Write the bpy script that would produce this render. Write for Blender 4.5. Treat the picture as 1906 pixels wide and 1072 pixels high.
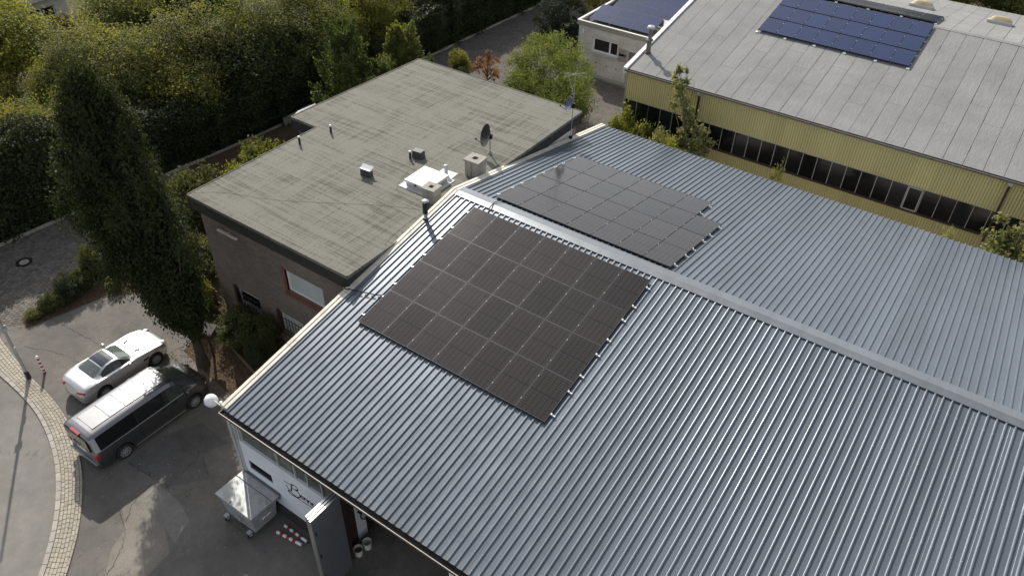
import bpy, math, random
import numpy as np
from mathutils import Vector, Matrix

for o in list(bpy.data.objects):
    bpy.data.objects.remove(o, do_unlink=True)
D = bpy.data
SC = bpy.context.scene
COL = SC.collection
R = math.radians

# ------------------------------------------------------------------ camera
CAM_POS = (17.697, -21.769, 24.468)
RIGHT = (0.81825, 0.57449, 0.02093)
UP = (-0.37641, 0.50790, 0.77483)
FWD = (-0.43449, 0.64188, -0.63183)
cam = D.cameras.new('camera')
cam.sensor_width = 36.0
cam.sensor_fit = 'HORIZONTAL'
cam.lens = 36.0 * 1446.86 / 1906.0
cam.clip_start = 0.1
cam.clip_end = 900
camo = D.objects.new('camera', cam)
COL.objects.link(camo)
camo.matrix_world = Matrix(((RIGHT[0], UP[0], -FWD[0], CAM_POS[0]), (RIGHT[1], UP[1], -FWD[1], CAM_POS[1]), (RIGHT[2], UP[2], -FWD[2], CAM_POS[2]), (0, 0, 0, 1)))
SC.camera = camo

# ------------------------------------------------------------------ sky, sun, exposure
SUN_EL = R(36.0)
SUN_AZ = R(145.0)          # direction towards the sun, from +X counter-clockwise
world = D.worlds.new('World')
SC.world = world
world.use_nodes = True
wn = world.node_tree
bg = wn.nodes['Background']
sky = wn.nodes.new('ShaderNodeTexSky')
sky.sky_type = 'NISHITA'
sky.sun_disc = False
sky.sun_elevation = SUN_EL
sky.sun_rotation = math.pi / 2 - SUN_AZ
sky.air_density = 1.0
sky.dust_density = 1.6
hs = wn.nodes.new('ShaderNodeHueSaturation')      # thin high cloud: paler, evener sky
hs.inputs['Saturation'].default_value = .36
wn.links.new(sky.outputs[0], hs.inputs['Color'])
wn.links.new(hs.outputs[0], bg.inputs[0])
bg.inputs[1].default_value = 0.15
sun = D.lights.new('sun', 'SUN')
sun.energy = 4.4
sun.angle = R(0.55)
sun.color = (1.0, 0.94, 0.85)
suno = D.objects.new('sun', sun)
COL.objects.link(suno)
sdir = Vector((math.cos(SUN_AZ) * math.cos(SUN_EL), math.sin(SUN_AZ) * math.cos(SUN_EL), math.sin(SUN_EL)))
suno.rotation_euler = (-sdir).to_track_quat('-Z', 'Y').to_euler()
suno.location = (-40, 40, 60)
SC.view_settings.view_transform = 'Standard'
SC.view_settings.look = 'None'
SC.view_settings.exposure = 0.2
SC.view_settings.gamma = 1.0
SC.cycles.max_bounces = 6
SC.cycles.transparent_max_bounces = 6
SC.cycles.use_denoising = True

# ------------------------------------------------------------------ node materials
class N:
    """small wrapper to write node trees briefly"""
    def __init__(s, name):
        s.m = D.materials.new(name)
        s.m.use_nodes = True
        s.t = s.m.node_tree
        s.b = s.t.nodes['Principled BSDF']
        s.out = s.t.nodes['Material Output']
    def n(s, typ, **k):
        x = s.t.nodes.new('ShaderNode' + typ)
        for a, v in k.items():
            setattr(x, a, v)
        return x
    def l(s, a, b):
        s.t.links.new(a, b)
    def pos(s):
        return s.n('NewGeometry').outputs['Position']
    def obj(s):
        return s.n('TexCoord').outputs['Object']
    def mapv(s, v, scale=(1, 1, 1), rot=(0, 0, 0), loc=(0, 0, 0)):
        m = s.n('Mapping')
        m.inputs['Scale'].default_value = scale
        m.inputs['Rotation'].default_value = rot
        m.inputs['Location'].default_value = loc
        s.l(v, m.inputs['Vector'])
        return m.outputs[0]
    def noise(s, v, scale, detail=5, rough=.6, dist=0):
        x = s.n('TexNoise')
        x.inputs['Scale'].default_value = scale
        x.inputs['Detail'].default_value = detail
        x.inputs['Roughness'].default_value = rough
        x.inputs['Distortion'].default_value = dist
        s.l(v, x.inputs['Vector'])
        return x.outputs[0]
    def ramp(s, f, stops):
        x = s.n('ValToRGB')
        e = x.color_ramp.elements
        while len(e) < len(stops):
            e.new(.5)
        for i, (p, c) in enumerate(stops):
            e[i].position = p
            e[i].color = (c, c, c, 1) if not hasattr(c, '__len__') else (*c, 1)
        s.l(f, x.inputs[0])
        return x.outputs[0]
    def mix(s, f, a, b, mode='MIX'):
        x = s.n('Mix', data_type='RGBA', blend_type=mode)
        for v, i in ((f, 0), (a, 6), (b, 7)):
            if hasattr(v, 'is_linked') or hasattr(v, 'links'):
                s.l(v, x.inputs[i])
            elif i == 0:
                x.inputs[0].default_value = v
            else:
                x.inputs[i].default_value = (*v, 1)
        return x.outputs[2]
    def math(s, op, a, b=0.0, c=None):
        x = s.n('Math', operation=op)
        for i, v in enumerate((a, b, c)):
            if v is None:
                continue
            if hasattr(v, 'links'):
                s.l(v, x.inputs[i])
            else:
                x.inputs[i].default_value = v
        return x.outputs[0]
    def sep(s, v):
        x = s.n('SeparateXYZ')
        s.l(v, x.inputs[0])
        return x.outputs
    def bump(s, h, strength=.3, dist=.02):
        x = s.n('Bump')
        x.inputs['Strength'].default_value = strength
        x.inputs['Distance'].default_value = dist
        s.l(h, x.inputs['Height'])
        s.l(x.outputs[0], s.b.inputs['Normal'])
        return x
    def set(s, col=None, rough=None, metal=None, spec=None, coat=None):
        for k, v in (('Base Color', col), ('Roughness', rough), ('Metallic', metal), ('Specular IOR Level', spec), ('Coat Weight', coat)):
            if v is None:
                continue
            i = s.b.inputs[k]
            if hasattr(v, 'links'):
                s.l(v, i)
            elif k == 'Base Color':
                i.default_value = (*v, 1)
            else:
                i.default_value = v
        return s.m

def mat(name, col, rough=.7, metal=0., var=.25, vs=2.5, bump=0., bs=40., spec=.5, coat=0., rand=0., dirt=None):
    k = N(name)
    p = k.pos()
    f = k.ramp(k.noise(p, vs, 6, .65), [(.3, 1 - var), (.7, 1 + var * .6)])
    c = k.mix(1.0, col, f, 'MULTIPLY')
    if dirt:
        c = k.mix(k.ramp(k.noise(p, dirt[1], 7, .7), [(dirt[2], 0.), (dirt[2] + .2, 1.)]), c, dirt[0])
    if rand:
        oi = k.n('ObjectInfo').outputs['Random']
        v = k.math('MULTIPLY_ADD', oi, 2 * rand, 1 - rand)
        c = k.mix(1.0, c, v, 'MULTIPLY')
    k.set(c, rough, metal, spec, coat)
    if bump:
        k.bump(k.noise(p, bs, 4), bump, .01)
    return k.m

M = {}
def defmat(key, *a, **k):
    M[key] = mat(key, *a, **k)

# asphalt: grain, patches and faint stains
def asphalt(name, base, warm=(1, .97, .93), contrast=.3):
    k = N(name)
    p = k.pos()
    big = k.ramp(k.noise(p, .35, 6, .62, .4), [(.32, 1 - contrast), (.68, 1 + contrast * .7)])
    mid = k.ramp(k.noise(p, 2.2, 5, .7), [(.3, .86), (.7, 1.12)])
    grain = k.ramp(k.noise(p, 55, 3, .8), [(.28, .55), (.5, 1.0), (.74, 1.55)])
    c = k.mix(1., tuple(b * w for b, w in zip(base, warm)), big, 'MULTIPLY')
    c = k.mix(1., c, mid, 'MULTIPLY')
    c = k.mix(1., c, grain, 'MULTIPLY')
    st = k.ramp(k.noise(p, 1.1, 7, .72, 1.2), [(.62, 0.), (.72, .55)])
    c = k.mix(st, c, tuple(b * .5 for b in base))
    ck = k.math('ABSOLUTE', k.math('SUBTRACT', k.noise(p, .45, 3, .55, .6), .5))
    crack = k.math('MULTIPLY', k.ramp(ck, [(.0, .6), (.0022, 0.)]), k.ramp(k.noise(p, .3), [(.48, 0.), (.55, 1.)]))
    c = k.mix(crack, c, tuple(b * .35 for b in base))
    k.set(c, .9, 0, .3)
    k.bump(k.noise(p, 90, 2), .35, .006)
    return k.m
M['yard'] = asphalt('yard_asphalt', (.155, .148, .138))
M['road'] = asphalt('road_asphalt', (.20, .195, .185), contrast=.14)
M['patch'] = asphalt('patch_asphalt', (.122, .12, .117), contrast=.25)
M['sunpatch'] = asphalt('painted_sunlit_asphalt', (.2, .188, .168), contrast=.3)  # paler tone stands for sun on the yard asphalt
M['concrete_floor'] = asphalt('workshop_floor', (.2, .185, .165), contrast=.5)

def soil(name, a, b, sc=6):
    k = N(name)
    p = k.pos()
    c = k.mix(k.ramp(k.noise(p, sc, 8, .75), [(.35, 0.), (.65, 1.)]), a, b)
    c = k.mix(1., c, k.ramp(k.noise(p, sc * 7, 3), [(.3, .6), (.7, 1.35)]), 'MULTIPLY')
    k.set(c, 1., 0, .2)
    k.bump(k.noise(p, sc * 4, 4), .9, .05)
    return k.m
M['soil'] = soil('garden_soil', (.05, .034, .022), (.13, .09, .055))
M['ground'] = soil('rough_grass', (.045, .055, .022), (.12, .10, .055), 1.6)

# block paving of the lane
def paving(name, base, size=.2):
    k = N(name)
    p = k.pos()
    b = k.n('TexBrick')
    b.inputs['Scale'].default_value = 1 / size
    b.inputs['Mortar Size'].default_value = .03
    b.inputs['Brick Width'].default_value = 1.0
    b.inputs['Row Height'].default_value = .5
    b.inputs['Color1'].default_value = (*base, 1)
    b.inputs['Color2'].default_value = (*[x * .72 for x in base], 1)
    b.inputs['Mortar'].default_value = (*[x * .35 for x in base], 1)
    k.l(k.mapv(p, rot=(0, 0, R(0))), b.inputs['Vector'])
    c = k.mix(1., b.outputs['Color'], k.ramp(k.noise(p, 1.2, 6, .7), [(.3, .75), (.7, 1.2)]), 'MULTIPLY')
    k.set(c, .9, 0, .3)
    k.bump(k.math('SUBTRACT', 1., b.outputs['Fac']), .5, .01)
    return k.m
M['lane'] = paving('lane_paving', (.15, .137, .122))
def lanestone():
    k = N('lane_block')
    g = k.n('NewGeometry')
    c = k.mix(g.outputs['Random Per Island'], (.10, .09, .08), (.185, .168, .148))
    c = k.mix(k.ramp(k.noise(g.outputs['Position'], .5, 6, .7), [(.52, 0.), (.7, .6)]), c, (.215, .195, .165))
    c = k.mix(1., c, k.ramp(k.noise(g.outputs['Position'], 40, 3), [(.3, .8), (.7, 1.2)]), 'MULTIPLY')
    k.set(c, .9, 0, .3)
    return k.m
M['lanestone'] = lanestone()
defmat('paver', (.36, .325, .262), .88, var=.18, vs=3, bump=.3, bs=60, rand=.12)
defmat('kerb', (.37, .345, .30), .88, var=.15, vs=3, bump=.3, bs=50, rand=.08)
defmat('joint', (.14, .125, .10), 1., var=.3, vs=8)

# profiled metal roof
def roofmetal(name, col, rough=.34):
    k = N(name)
    p = k.pos()
    oi = k.n('ObjectInfo').outputs['Random']
    st = k.ramp(k.noise(k.mapv(p, (1.2, .12, .4)), 2.0, 5, .6), [(.3, .9), (.7, 1.08)])
    c = k.mix(1., col, st, 'MULTIPLY')
    c = k.mix(1., c, k.math('MULTIPLY_ADD', oi, .16, .92), 'MULTIPLY')
    mr = k.n('MapRange')
    mr.inputs[1].default_value = -12.15
    mr.inputs[2].default_value = -12.66
    k.l(k.sep(p)[1], mr.inputs[0])
    grime = k.math('MULTIPLY', mr.outputs[0], k.ramp(k.noise(k.mapv(p, (2.5, .8, 1)), 2.6, 5), [(.42, 0.), (.66, .5)]))
    c = k.mix(grime, c, (.2, .19, .165))
    run = k.math('MULTIPLY', k.ramp(k.noise(k.mapv(p, (4., .1, .3)), 2.2, 6, .75), [(.55, 0.), (.75, .5)]), k.ramp(k.noise(p, .35, 4), [(.42, 0.), (.6, 1.)]))
    c = k.mix(run, c, tuple(x * .72 for x in col))
    sp = k.ramp(k.noise(p, 14, 4, .7), [(.66, 0.), (.74, .35)])
    c = k.mix(sp, c, (.42, .43, .42))
    k.set(c, k.ramp(k.noise(p, 1.3, 5), [(.3, rough - .04), (.7, rough + .07)]), .36, .5)
    k.bump(k.noise(k.mapv(p, (1, .4, 1)), 3.0, 3), .06, .02)
    return k.m
M['roofmetal'] = roofmetal('coated_steel_sheet', (.143, .167, .196), .34)
M['capmetal'] = roofmetal('coated_steel_cap', (.19, .208, .23), .38)
defmat('cream', (.70, .66, .56), .65, var=.25, vs=2.2, dirt=((.35, .32, .27), 5, .62))
defmat('galv', (.5, .51, .52), .38, .85, var=.2, vs=6)
defmat('binsteel', (.42, .425, .42), .55, .35, var=.3, vs=4, dirt=((.25, .24, .22), 3, .6))
defmat('alu', (.78, .79, .80), .3, .9, var=.06)
defmat('aluwhite', (.82, .82, .8), .4, .2, var=.05)
defmat('gutterdark', (.11, .098, .088), .5, .3, var=.4, vs=3)
defmat('zinclip', (.36, .33, .3), .6, .1, var=.2)
defmat('whitewall', (.78, .80, .84), .85, var=.1, vs=.8, dirt=((.38, .38, .38), 1.5, .68))
defmat('plinth', (.05, .048, .046), .9, var=.4)
defmat('ink', (.012, .018, .04), .5, var=0)
defmat('gateskin', (.15, .157, .165), .5, .2, var=.12, vs=3)
defmat('gateedge', (.6, .6, .58), .3, .8, var=.1)
defmat('darkwood', (.05, .03, .022), .8, var=.4, vs=8)
defmat('timber', (.17, .11, .06), .85, var=.35, vs=6)
defmat('black', (.012, .012, .013), .55, var=.2)
defmat('rubber', (.014, .014, .015), .8, var=.15)
defmat('blackiron', (.02, .017, .016), .6, .3, var=.2)
defmat('white', (.8, .8, .78), .5, var=.06)
defmat('whiteplastic', (.83, .84, .85), .22, var=.03)
defmat('red', (.42, .03, .035), .5, var=.1)
defmat('redbrick', (.19, .075, .055), .85, var=.3, vs=9)
defmat('fascia', (.03, .028, .027), .8, var=.35, vs=2.5)
defmat('concrete', (.33, .315, .28), .9, var=.25, vs=6, bump=.4, bs=40, dirt=((.15, .14, .12), 4, .6))
defmat('greypipe', (.42, .45, .50), .5, var=.1)
defmat('blackpipe', (.02, .02, .022), .45, var=.2)
defmat('shutter', (.50, .56, .56), .6, var=.05)
defmat('bark', (.065, .05, .037), .95, var=.4, vs=9, bump=.8, bs=20)
defmat('palebark', (.16, .13, .10), .95, var=.4, vs=9, bump=.5, bs=20)
defmat('rust', (.075, .04, .028), .8, var=.35, vs=5)
defmat('mullion', (.44, .44, .41), .5, .3, var=.15)
defmat('verge_white', (.80, .79, .75), .5, var=.08)
defmat('lightgrey', (.5, .5, .49), .6, var=.12)
defmat('dishgrey', (.05, .053, .06), .5, var=.2)
defmat('dishblack', (.014, .014, .016), .75, var=.2)
defmat('dishblue', (.075, .09, .17), .4, var=.15)
defmat('tarp', (.06, .28, .62), .4, var=.3, vs=9)
defmat('tubwhite', (.72, .71, .64), .45, var=.1)
defmat('doorgrey', (.20, .185, .17), .7, var=.15)
defmat('signboard', (.33, .29, .25), .75, var=.15)
defmat('signblue', (.03, .27, .58), .6, var=.1)
defmat('housewhite', (.66, .64, .6), .85, var=.1, vs=.7)
defmat('seam', (.12, .12, .115), .9, var=.1)
defmat('slate', (.09, .085, .085), .8, var=.3, vs=3)

# dark reflecting glass
def glass(name, col=(.012, .013, .014), rough=.06, spec=.5):
    k = N(name)
    oi = k.n('ObjectInfo').outputs['Random']
    c = k.mix(1., col, k.ramp(oi, [(.0, .6), (.8, 1.1), (1., 2.)]), 'MULTIPLY')
    k.set(c, k.ramp(k.noise(k.pos(), 1.3, 5), [(.3, rough), (.7, rough + .1)]), 0, spec)
    return k.m
M['glass'] = glass('window_glass')
M['glassroof'] = glass('tinted_roof_glass', (.02, .025, .04), .03, .9)
M['carglass'] = glass('car_glass', (.05, .062, .058), .03, .7)
def uglass():
    k = N('wired_translucent_glass')
    p = k.pos()
    c = k.mix(k.ramp(k.noise(k.mapv(p, (5, 1, 1.2)), 2.2, 5, .6), [(.35, 0.), (.7, 1.)]), (.055, .068, .055), (.17, .19, .15))
    k.set(c, .3, 0, .4)
    return k.m
M['uglass'] = uglass()
# dome skylight plastic
defmat('skydome', (.42, .36, .22), .35, var=.3, vs=2)

# weathered bitumen of the house roof: brushed streaks both ways
def bitumen():
    k = N('weathered_bitumen')
    p = k.pos()
    a = k.noise(k.mapv(p, (.16, 6.5, 1)), 1.5, 5, .62)
    b = k.noise(k.mapv(p, (6.0, .14, 1)), 1.4, 5, .62)
    blot = k.noise(p, .55, 6, .65, .6)
    m = k.math('ADD', k.math('MULTIPLY', a, .62), k.math('MULTIPLY', b, .38))
    m = k.math('ADD', k.math('MULTIPLY', m, .8), k.math('MULTIPLY', blot, .3))
    c = k.ramp(m, [(.41, (.062, .061, .046)), (.49, (.123, .12, .099)), (.57, (.18, .176, .15))])
    moss = k.ramp(k.noise(p, 1.7, 7, .75), [(.56, 0.), (.74, .5)])
    c = k.mix(k.math('MULTIPLY', moss, .6), c, (.115, .112, .075))
    g = k.ramp(k.noise(p, 26, 4, .85), [(.3, .6), (.5, 1.), (.72, 1.5)])
    c = k.mix(1., c, g, 'MULTIPLY')
    s = k.sep(p)
    fx = k.math('FRACT', k.math('MULTIPLY', s[1], 1.02))
    seam = k.ramp(fx, [(.0, .75), (.012, .75), (.02, 0.), (1., 0.)])
    c = k.mix(k.math('MULTIPLY', seam, k.ramp(k.noise(p, .9), [(.45, 0.), (.6, .7)])), c, (.10, .095, .08))
    k.set(c, .92, 0, .3)
    k.bump(m, .5, .03)
    return k.m
M['bitumen'] = bitumen()
# grey mineral membrane of the yellow hall
def membrane():
    k = N('mineral_membrane')
    p = k.pos()
    oi = k.n('ObjectInfo').outputs['Random']
    c = k.mix(k.ramp(k.noise(p, .5, 6, .65), [(.3, 0.), (.7, 1.)]), (.21, .21, .204), (.27, .27, .263))
    c = k.mix(1., c, k.math('MULTIPLY_ADD', oi, .1, .95), 'MULTIPLY')
    c = k.mix(1., c, k.ramp(k.noise(p, 45, 3, .8), [(.3, .8), (.7, 1.2)]), 'MULTIPLY')
    st = k.ramp(k.noise(k.mapv(p, (2.4, .18, 1)), 2, 6, .7), [(.6, 0.), (.75, .3)])
    c = k.mix(st, c, (.26, .265, .26))
    k.set(c, .85, 0, .35)
    w = k.noise(k.mapv(p, (2.2, .55, 1), rot=(0, 0, R(18))), 1.6, 4, .6, 1.6)
    k.bump(w, .55, .05)
    return k.m
M['membrane'] = membrane()

def brick(name, c1, c2, mortar, axis='x', scale=1.0):
    """bricks on a vertical wall; axis is the horizontal world axis of the wall"""
    k = N(name)
    s = k.sep(k.pos())
    cb = k.n('CombineXYZ')
    k.l(s[0 if axis == 'x' else 1], cb.inputs[0])
    k.l(s[2], cb.inputs[1])
    b = k.n('TexBrick')
    k.l(cb.outputs[0], b.inputs['Vector'])
    b.inputs['Scale'].default_value = 4.0 * scale
    b.inputs['Brick Width'].default_value = 1.0
    b.inputs['Row Height'].default_value = .33
    b.inputs['Mortar Size'].default_value = .035
    b.inputs['Color1'].default_value = (*c1, 1)
    b.inputs['Color2'].default_value = (*c2, 1)
    b.inputs['Mortar'].default_value = (*mortar, 1)
    c = k.mix(1., b.outputs['Color'], k.ramp(k.noise(k.pos(), .8, 6), [(.3, .8), (.7, 1.15)]), 'MULTIPLY')
    c = k.mix(1., c, k.ramp(k.noise(k.pos(), 30, 3), [(.3, .75), (.7, 1.25)]), 'MULTIPLY')
    k.set(c, .9, 0, .3)
    k.bump(k.math('SUBTRACT', 1., b.outputs['Fac']), .6, .012)
    return k.m
M['housebrick'] = brick('brown_brick', (.21, .17, .143), (.145, .118, .10), (.21, .19, .168))
M['whitebrick'] = brick('whitewashed_brick', (.78, .75, .69), (.7, .67, .61), (.33, .31, .27))

# yellow cladding
def cladding():
    k = N('ochre_cladding')
    p = k.pos()
    c = k.mix(k.ramp(k.noise(k.mapv(p, (1, 1, .3)), .8, 6), [(.3, 0.), (.7, 1.)]), (.56, .50, .235), (.64, .575, .285))
    oi = k.n('ObjectInfo').outputs['Random']
    c = k.mix(1., c, k.math('MULTIPLY_ADD', oi, .1, .95), 'MULTIPLY')
    st = k.ramp(k.noise(k.mapv(p, (6, 6, .35)), 2.2, 6, .7), [(.58, 0.), (.78, .55)])
    c = k.mix(st, c, (.22, .19, .09))
    k.set(c, .55, 0, .4)
    return k.m
M['clad'] = cladding()

# photovoltaic glass; local x across 6 cells, local y along the module
def pv(name, cell, line, nx, ny, w, h, rough=.12, busline=.5, rnd=.35, spec=.5, mid=True):
    k = N(name)
    s = k.sep(k.obj())
    fx = k.math('FRACT', k.math('MULTIPLY', s[0], nx / w))
    fy = k.math('FRACT', k.math('MULTIPLY', s[1], ny / h))
    lx = k.math('LESS_THAN', fx, .07)
    ly = k.math('LESS_THAN', fy, .10)
    oi = k.n('ObjectInfo').outputs['Random']
    p = k.pos()
    c = k.mix(1., cell, k.math('MULTIPLY_ADD', oi, 2 * rnd, 1 - rnd), 'MULTIPLY')
    c = k.mix(1., c, k.ramp(k.noise(p, 22, 3), [(.3, .8), (.7, 1.25)]), 'MULTIPLY')
    dash = k.math('MULTIPLY', ly, k.math('LESS_THAN', k.math('ABSOLUTE', k.math('SUBTRACT', fx, .5)), .33))
    c = k.mix(k.math('MULTIPLY', dash, busline), c, tuple(min(1, 3.0 * a + .012) for a in cell))
    c = k.mix(k.math('MULTIPLY', lx, .85), c, line)
    if mid:
        ml = k.math('LESS_THAN', k.math('ABSOLUTE', k.math('SUBTRACT', s[1], h / 2)), .009)
        c = k.mix(k.math('MULTIPLY', ml, .9), c, line)
    k.set(c, k.ramp(k.noise(p, .8, 4), [(.3, rough), (.7, rough + .025)]), 0, spec)
    return k.m
M['pv'] = pv('mono_solar_glass', (.025, .0215, .0205), (.003, .003, .004), 6, 18, 1.134, 1.753, spec=.38, rnd=.22, busline=.8)
M['pvblue'] = pv('blue_solar_glass', (.011, .025, .085), (.004, .006, .016), 6, 10, 1.1, 1.6, .1, .2, .12, mid=False)
defmat('pvframe', (.02, .02, .022), .35, .5, var=.05)
defmat('pvedge', (.065, .065, .07), .5, .4, var=.05)
defmat('pvback', (.19, .185, .17), .5, var=.1)

# car paints
def paint(name, col, rough=.28, metal=.6, coat=1.0):
    k = N(name)
    c = k.mix(1., col, k.ramp(k.noise(k.pos(), 3, 4), [(.3, .95), (.7, 1.05)]), 'MULTIPLY')
    k.set(c, rough, metal, .5, coat)
    k.b.inputs['Coat Roughness'].default_value = .12
    return k.m
defmat('fluepipe', (.17, .155, .135), .8, var=.35, vs=5)
M['silver'] = paint('silver_paint', (.6, .6, .6), .4, .8)
M['vanpaint'] = paint('graphite_paint', (.225, .228, .236), .335, 1.0, .5)
defmat('taillight', (.36, .015, .02), .15, var=.05, coat=1.)
defmat('headlight', (.7, .72, .74), .1, .3, var=.05, coat=1.)
defmat('rim', (.42, .42, .42), .4, .5, var=.05)
defmat('rimdark', (.03, .03, .032), .35, .6, var=.05)
defmat('seat', (.35, .33, .3), .8, var=.1)
defmat('plate', (.75, .75, .72), .5, var=.03)

# leaves: thin, lit through
def leaf(name, c1, c2, trans=.45, c3=None):
    k = N(name)
    g = k.n('NewGeometry')
    rp = g.outputs['Random Per Island']
    c = k.mix(rp, c1, c2)
    if c3:
        c = k.mix(k.ramp(k.noise(g.outputs['Position'], .6, 3), [(.5, 0.), (.62, 1.)]), c, c3)
    oi = k.n('ObjectInfo').outputs['Random']
    c = k.mix(1., c, k.math('MULTIPLY_ADD', oi, .3, .85), 'MULTIPLY')
    c = k.mix(1., c, k.ramp(k.noise(g.outputs['Position'], .9, 4), [(.3, .75), (.7, 1.25)]), 'MULTIPLY')
    df = k.n('BsdfPrincipled')
    df.inputs['Roughness'].default_value = .55
    df.inputs['Specular IOR Level'].default_value = .22
    tr = k.n('BsdfTranslucent')
    k.l(c, df.inputs['Base Color'])
    k.l(k.mix(1., c, (1.25, 1.15, .55), 'MULTIPLY'), tr.inputs['Color'])
    ms = k.n('MixShader')
    ms.inputs[0].default_value = trans
    k.l(df.outputs[0], ms.inputs[1])
    k.l(tr.outputs[0], ms.inputs[2])
    k.l(ms.outputs[0], k.out.inputs['Surface'])
    return k.m
M['leaf_oak'] = leaf('oak_leaf', (.026, .036, .015), (.052, .064, .024), .44)
M['leaf_hedge'] = leaf('hedge_leaf', (.034, .045, .02), (.07, .082, .034), .28)
M['leaf_green'] = leaf('mid_green_leaf', (.10, .13, .04), (.19, .205, .065), .52)
M['leaf_dark'] = leaf('dark_green_leaf', (.075, .095, .038), (.135, .15, .06), .45)
M['leaf_yellow'] = leaf('yellowing_leaf', (.23, .245, .07), (.31, .29, .09), .55, (.17, .2, .06))
M['leaf_olive'] = leaf('olive_leaf', (.17, .19, .07), (.245, .245, .10), .55, (.12, .15, .052))
M['leaf_lime'] = leaf('lime_leaf', (.18, .22, .05), (.28, .29, .08), .55)
M['leaf_fresh'] = leaf('fresh_green_leaf', (.11, .155, .04), (.19, .225, .06), .5)
M['leaf_red'] = leaf('red_autumn_leaf', (.36, .15, .07), (.32, .19, .10), .45)
M['leaf_conifer'] = leaf('conifer_spray', (.07, .10, .03), (.14, .175, .05), .35)
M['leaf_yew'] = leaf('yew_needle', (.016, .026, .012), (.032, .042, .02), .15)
M['leaf_pale'] = leaf('pale_leaf', (.19, .215, .09), (.32, .33, .17), .45)
M['leaf_grey'] = leaf('grey_green_leaf', (.06, .075, .045), (.10, .115, .07), .3)
M['litter'] = leaf('fallen_leaf', (.30, .26, .16), (.45, .40, .28), .1)
M['litterbrown'] = leaf('brown_litter', (.10, .06, .035), (.20, .13, .07), .1)

# ------------------------------------------------------------------ geometry helpers
class MB:
    """collects shapes; build() links them as one mesh object"""
    def __init__(s):
        s.v = []
        s.f = []
    def add(s, vs, fs):
        o = len(s.v)
        s.v += [tuple(p) for p in vs]
        s.f += [tuple(i + o for i in q) for q in fs]
        return s
    def box(s, a, b, rz=0., tilt=None, taper=1.0):
        """box from corner a to corner b, optionally turned about its centre"""
        c = [(a[i] + b[i]) / 2 for i in range(3)]
        h = [abs(b[i] - a[i]) / 2 for i in range(3)]
        vs = []
        for z in (-1, 1):
            t = taper if z > 0 else 1.
            for x, y in ((-1, -1), (1, -1), (1, 1), (-1, 1)):
                vs.append(Vector((x * h[0] * t, y * h[1] * t, z * h[2])))
        m = Matrix.Rotation(rz, 3, 'Z')
        if tilt:
            m = m @ Matrix.Rotation(tilt[1], 3, tilt[0])
        vs = [m @ v + Vector(c) for v in vs]
        return s.add(vs, [(3, 2, 1, 0), (4, 5, 6, 7), (0, 1, 5, 4), (1, 2, 6, 5), (2, 3, 7, 6), (3, 0, 4, 7)])
    def cyl(s, p0, p1, r0, r1=None, n=10, caps=True):
        r1 = r0 if r1 is None else r1
        p0, p1 = Vector(p0), Vector(p1)
        d = (p1 - p0).normalized()
        u = d.orthogonal().normalized()
        w = d.cross(u)
        vs = []
        for p, r in ((p0, r0), (p1, r1)):
            for i in range(n):
                a = 2 * math.pi * i / n
                vs.append(p + u * (r * math.cos(a)) + w * (r * math.sin(a)))
        fs = [(i, (i + 1) % n, n + (i + 1) % n, n + i) for i in range(n)]
        if caps:
            fs += [tuple(range(n - 1, -1, -1)), tuple(range(n, 2 * n))]
        return s.add(vs, fs)
    def tube(s, pts, r, n=6):
        for i in range(len(pts) - 1):
            a = r[i] if hasattr(r, '__len__') else r
            b = r[i + 1] if hasattr(r, '__len__') else r
            s.cyl(pts[i], pts[i + 1], a, b, n)
        return s
    def lathe(s, prof, c=(0, 0, 0), axis='Z', n=20):
        vs = []
        for (r, z) in prof:
            for i in range(n):
                a = 2 * math.pi * i / n
                x, y = r * math.cos(a), r * math.sin(a)
                p = (x, y, z) if axis == 'Z' else ((z, x, y) if axis == 'X' else (x, z, y))
                vs.append((p[0] + c[0], p[1] + c[1], p[2] + c[2]))
        fs = []
        for j in range(len(prof) - 1):
            for i in range(n):
                fs.append((j * n + i, j * n + (i + 1) % n, (j + 1) * n + (i + 1) % n, (j + 1) * n + i))
        return s.add(vs, fs)
    def poly(s, pts, z0, z1=None):
        """flat polygon (2-D points) at z0, or a prism up to z1"""
        n = len(pts)
        if z1 is None:
            return s.add([(x, y, z0) for x, y in pts], [tuple(range(n))])
        vs = [(x, y, z0) for x, y in pts] + [(x, y, z1) for x, y in pts]
        fs = [tuple(range(n - 1, -1, -1)), tuple(range(n, 2 * n))] + [(i, (i + 1) % n, n + (i + 1) % n, n + i) for i in range(n)]
        return s.add(vs, fs)
    def extrude(s, prof, axis, a, b, closed=True):
        """profile of 2-D points extruded along an axis; X: prof=(y,z), Y: prof=(x,z)"""
        n = len(prof)
        def P(q, t):
            return (t, q[0], q[1]) if axis == 'X' else (q[0], t, q[1])
        vs = [P(q, a) for q in prof] + [P(q, b) for q in prof]
        k = n if closed else n - 1
        fs = [(i, (i + 1) % n, n + (i + 1) % n, n + i) for i in range(k)]
        if closed:
            fs += [tuple(range(n - 1, -1, -1)), tuple(range(n, 2 * n))]
        return s.add(vs, fs)
    def mesh(s, name):
        me = D.meshes.new(name)
        me.from_pydata(s.v, [], s.f)
        me.update()
        return me
    def build(s, name, m, parent=None, smooth=False, bevel=0., recalc=True):
        me = s.mesh(name)
        return link(name, me, m, parent, smooth, bevel, recalc)

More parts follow.
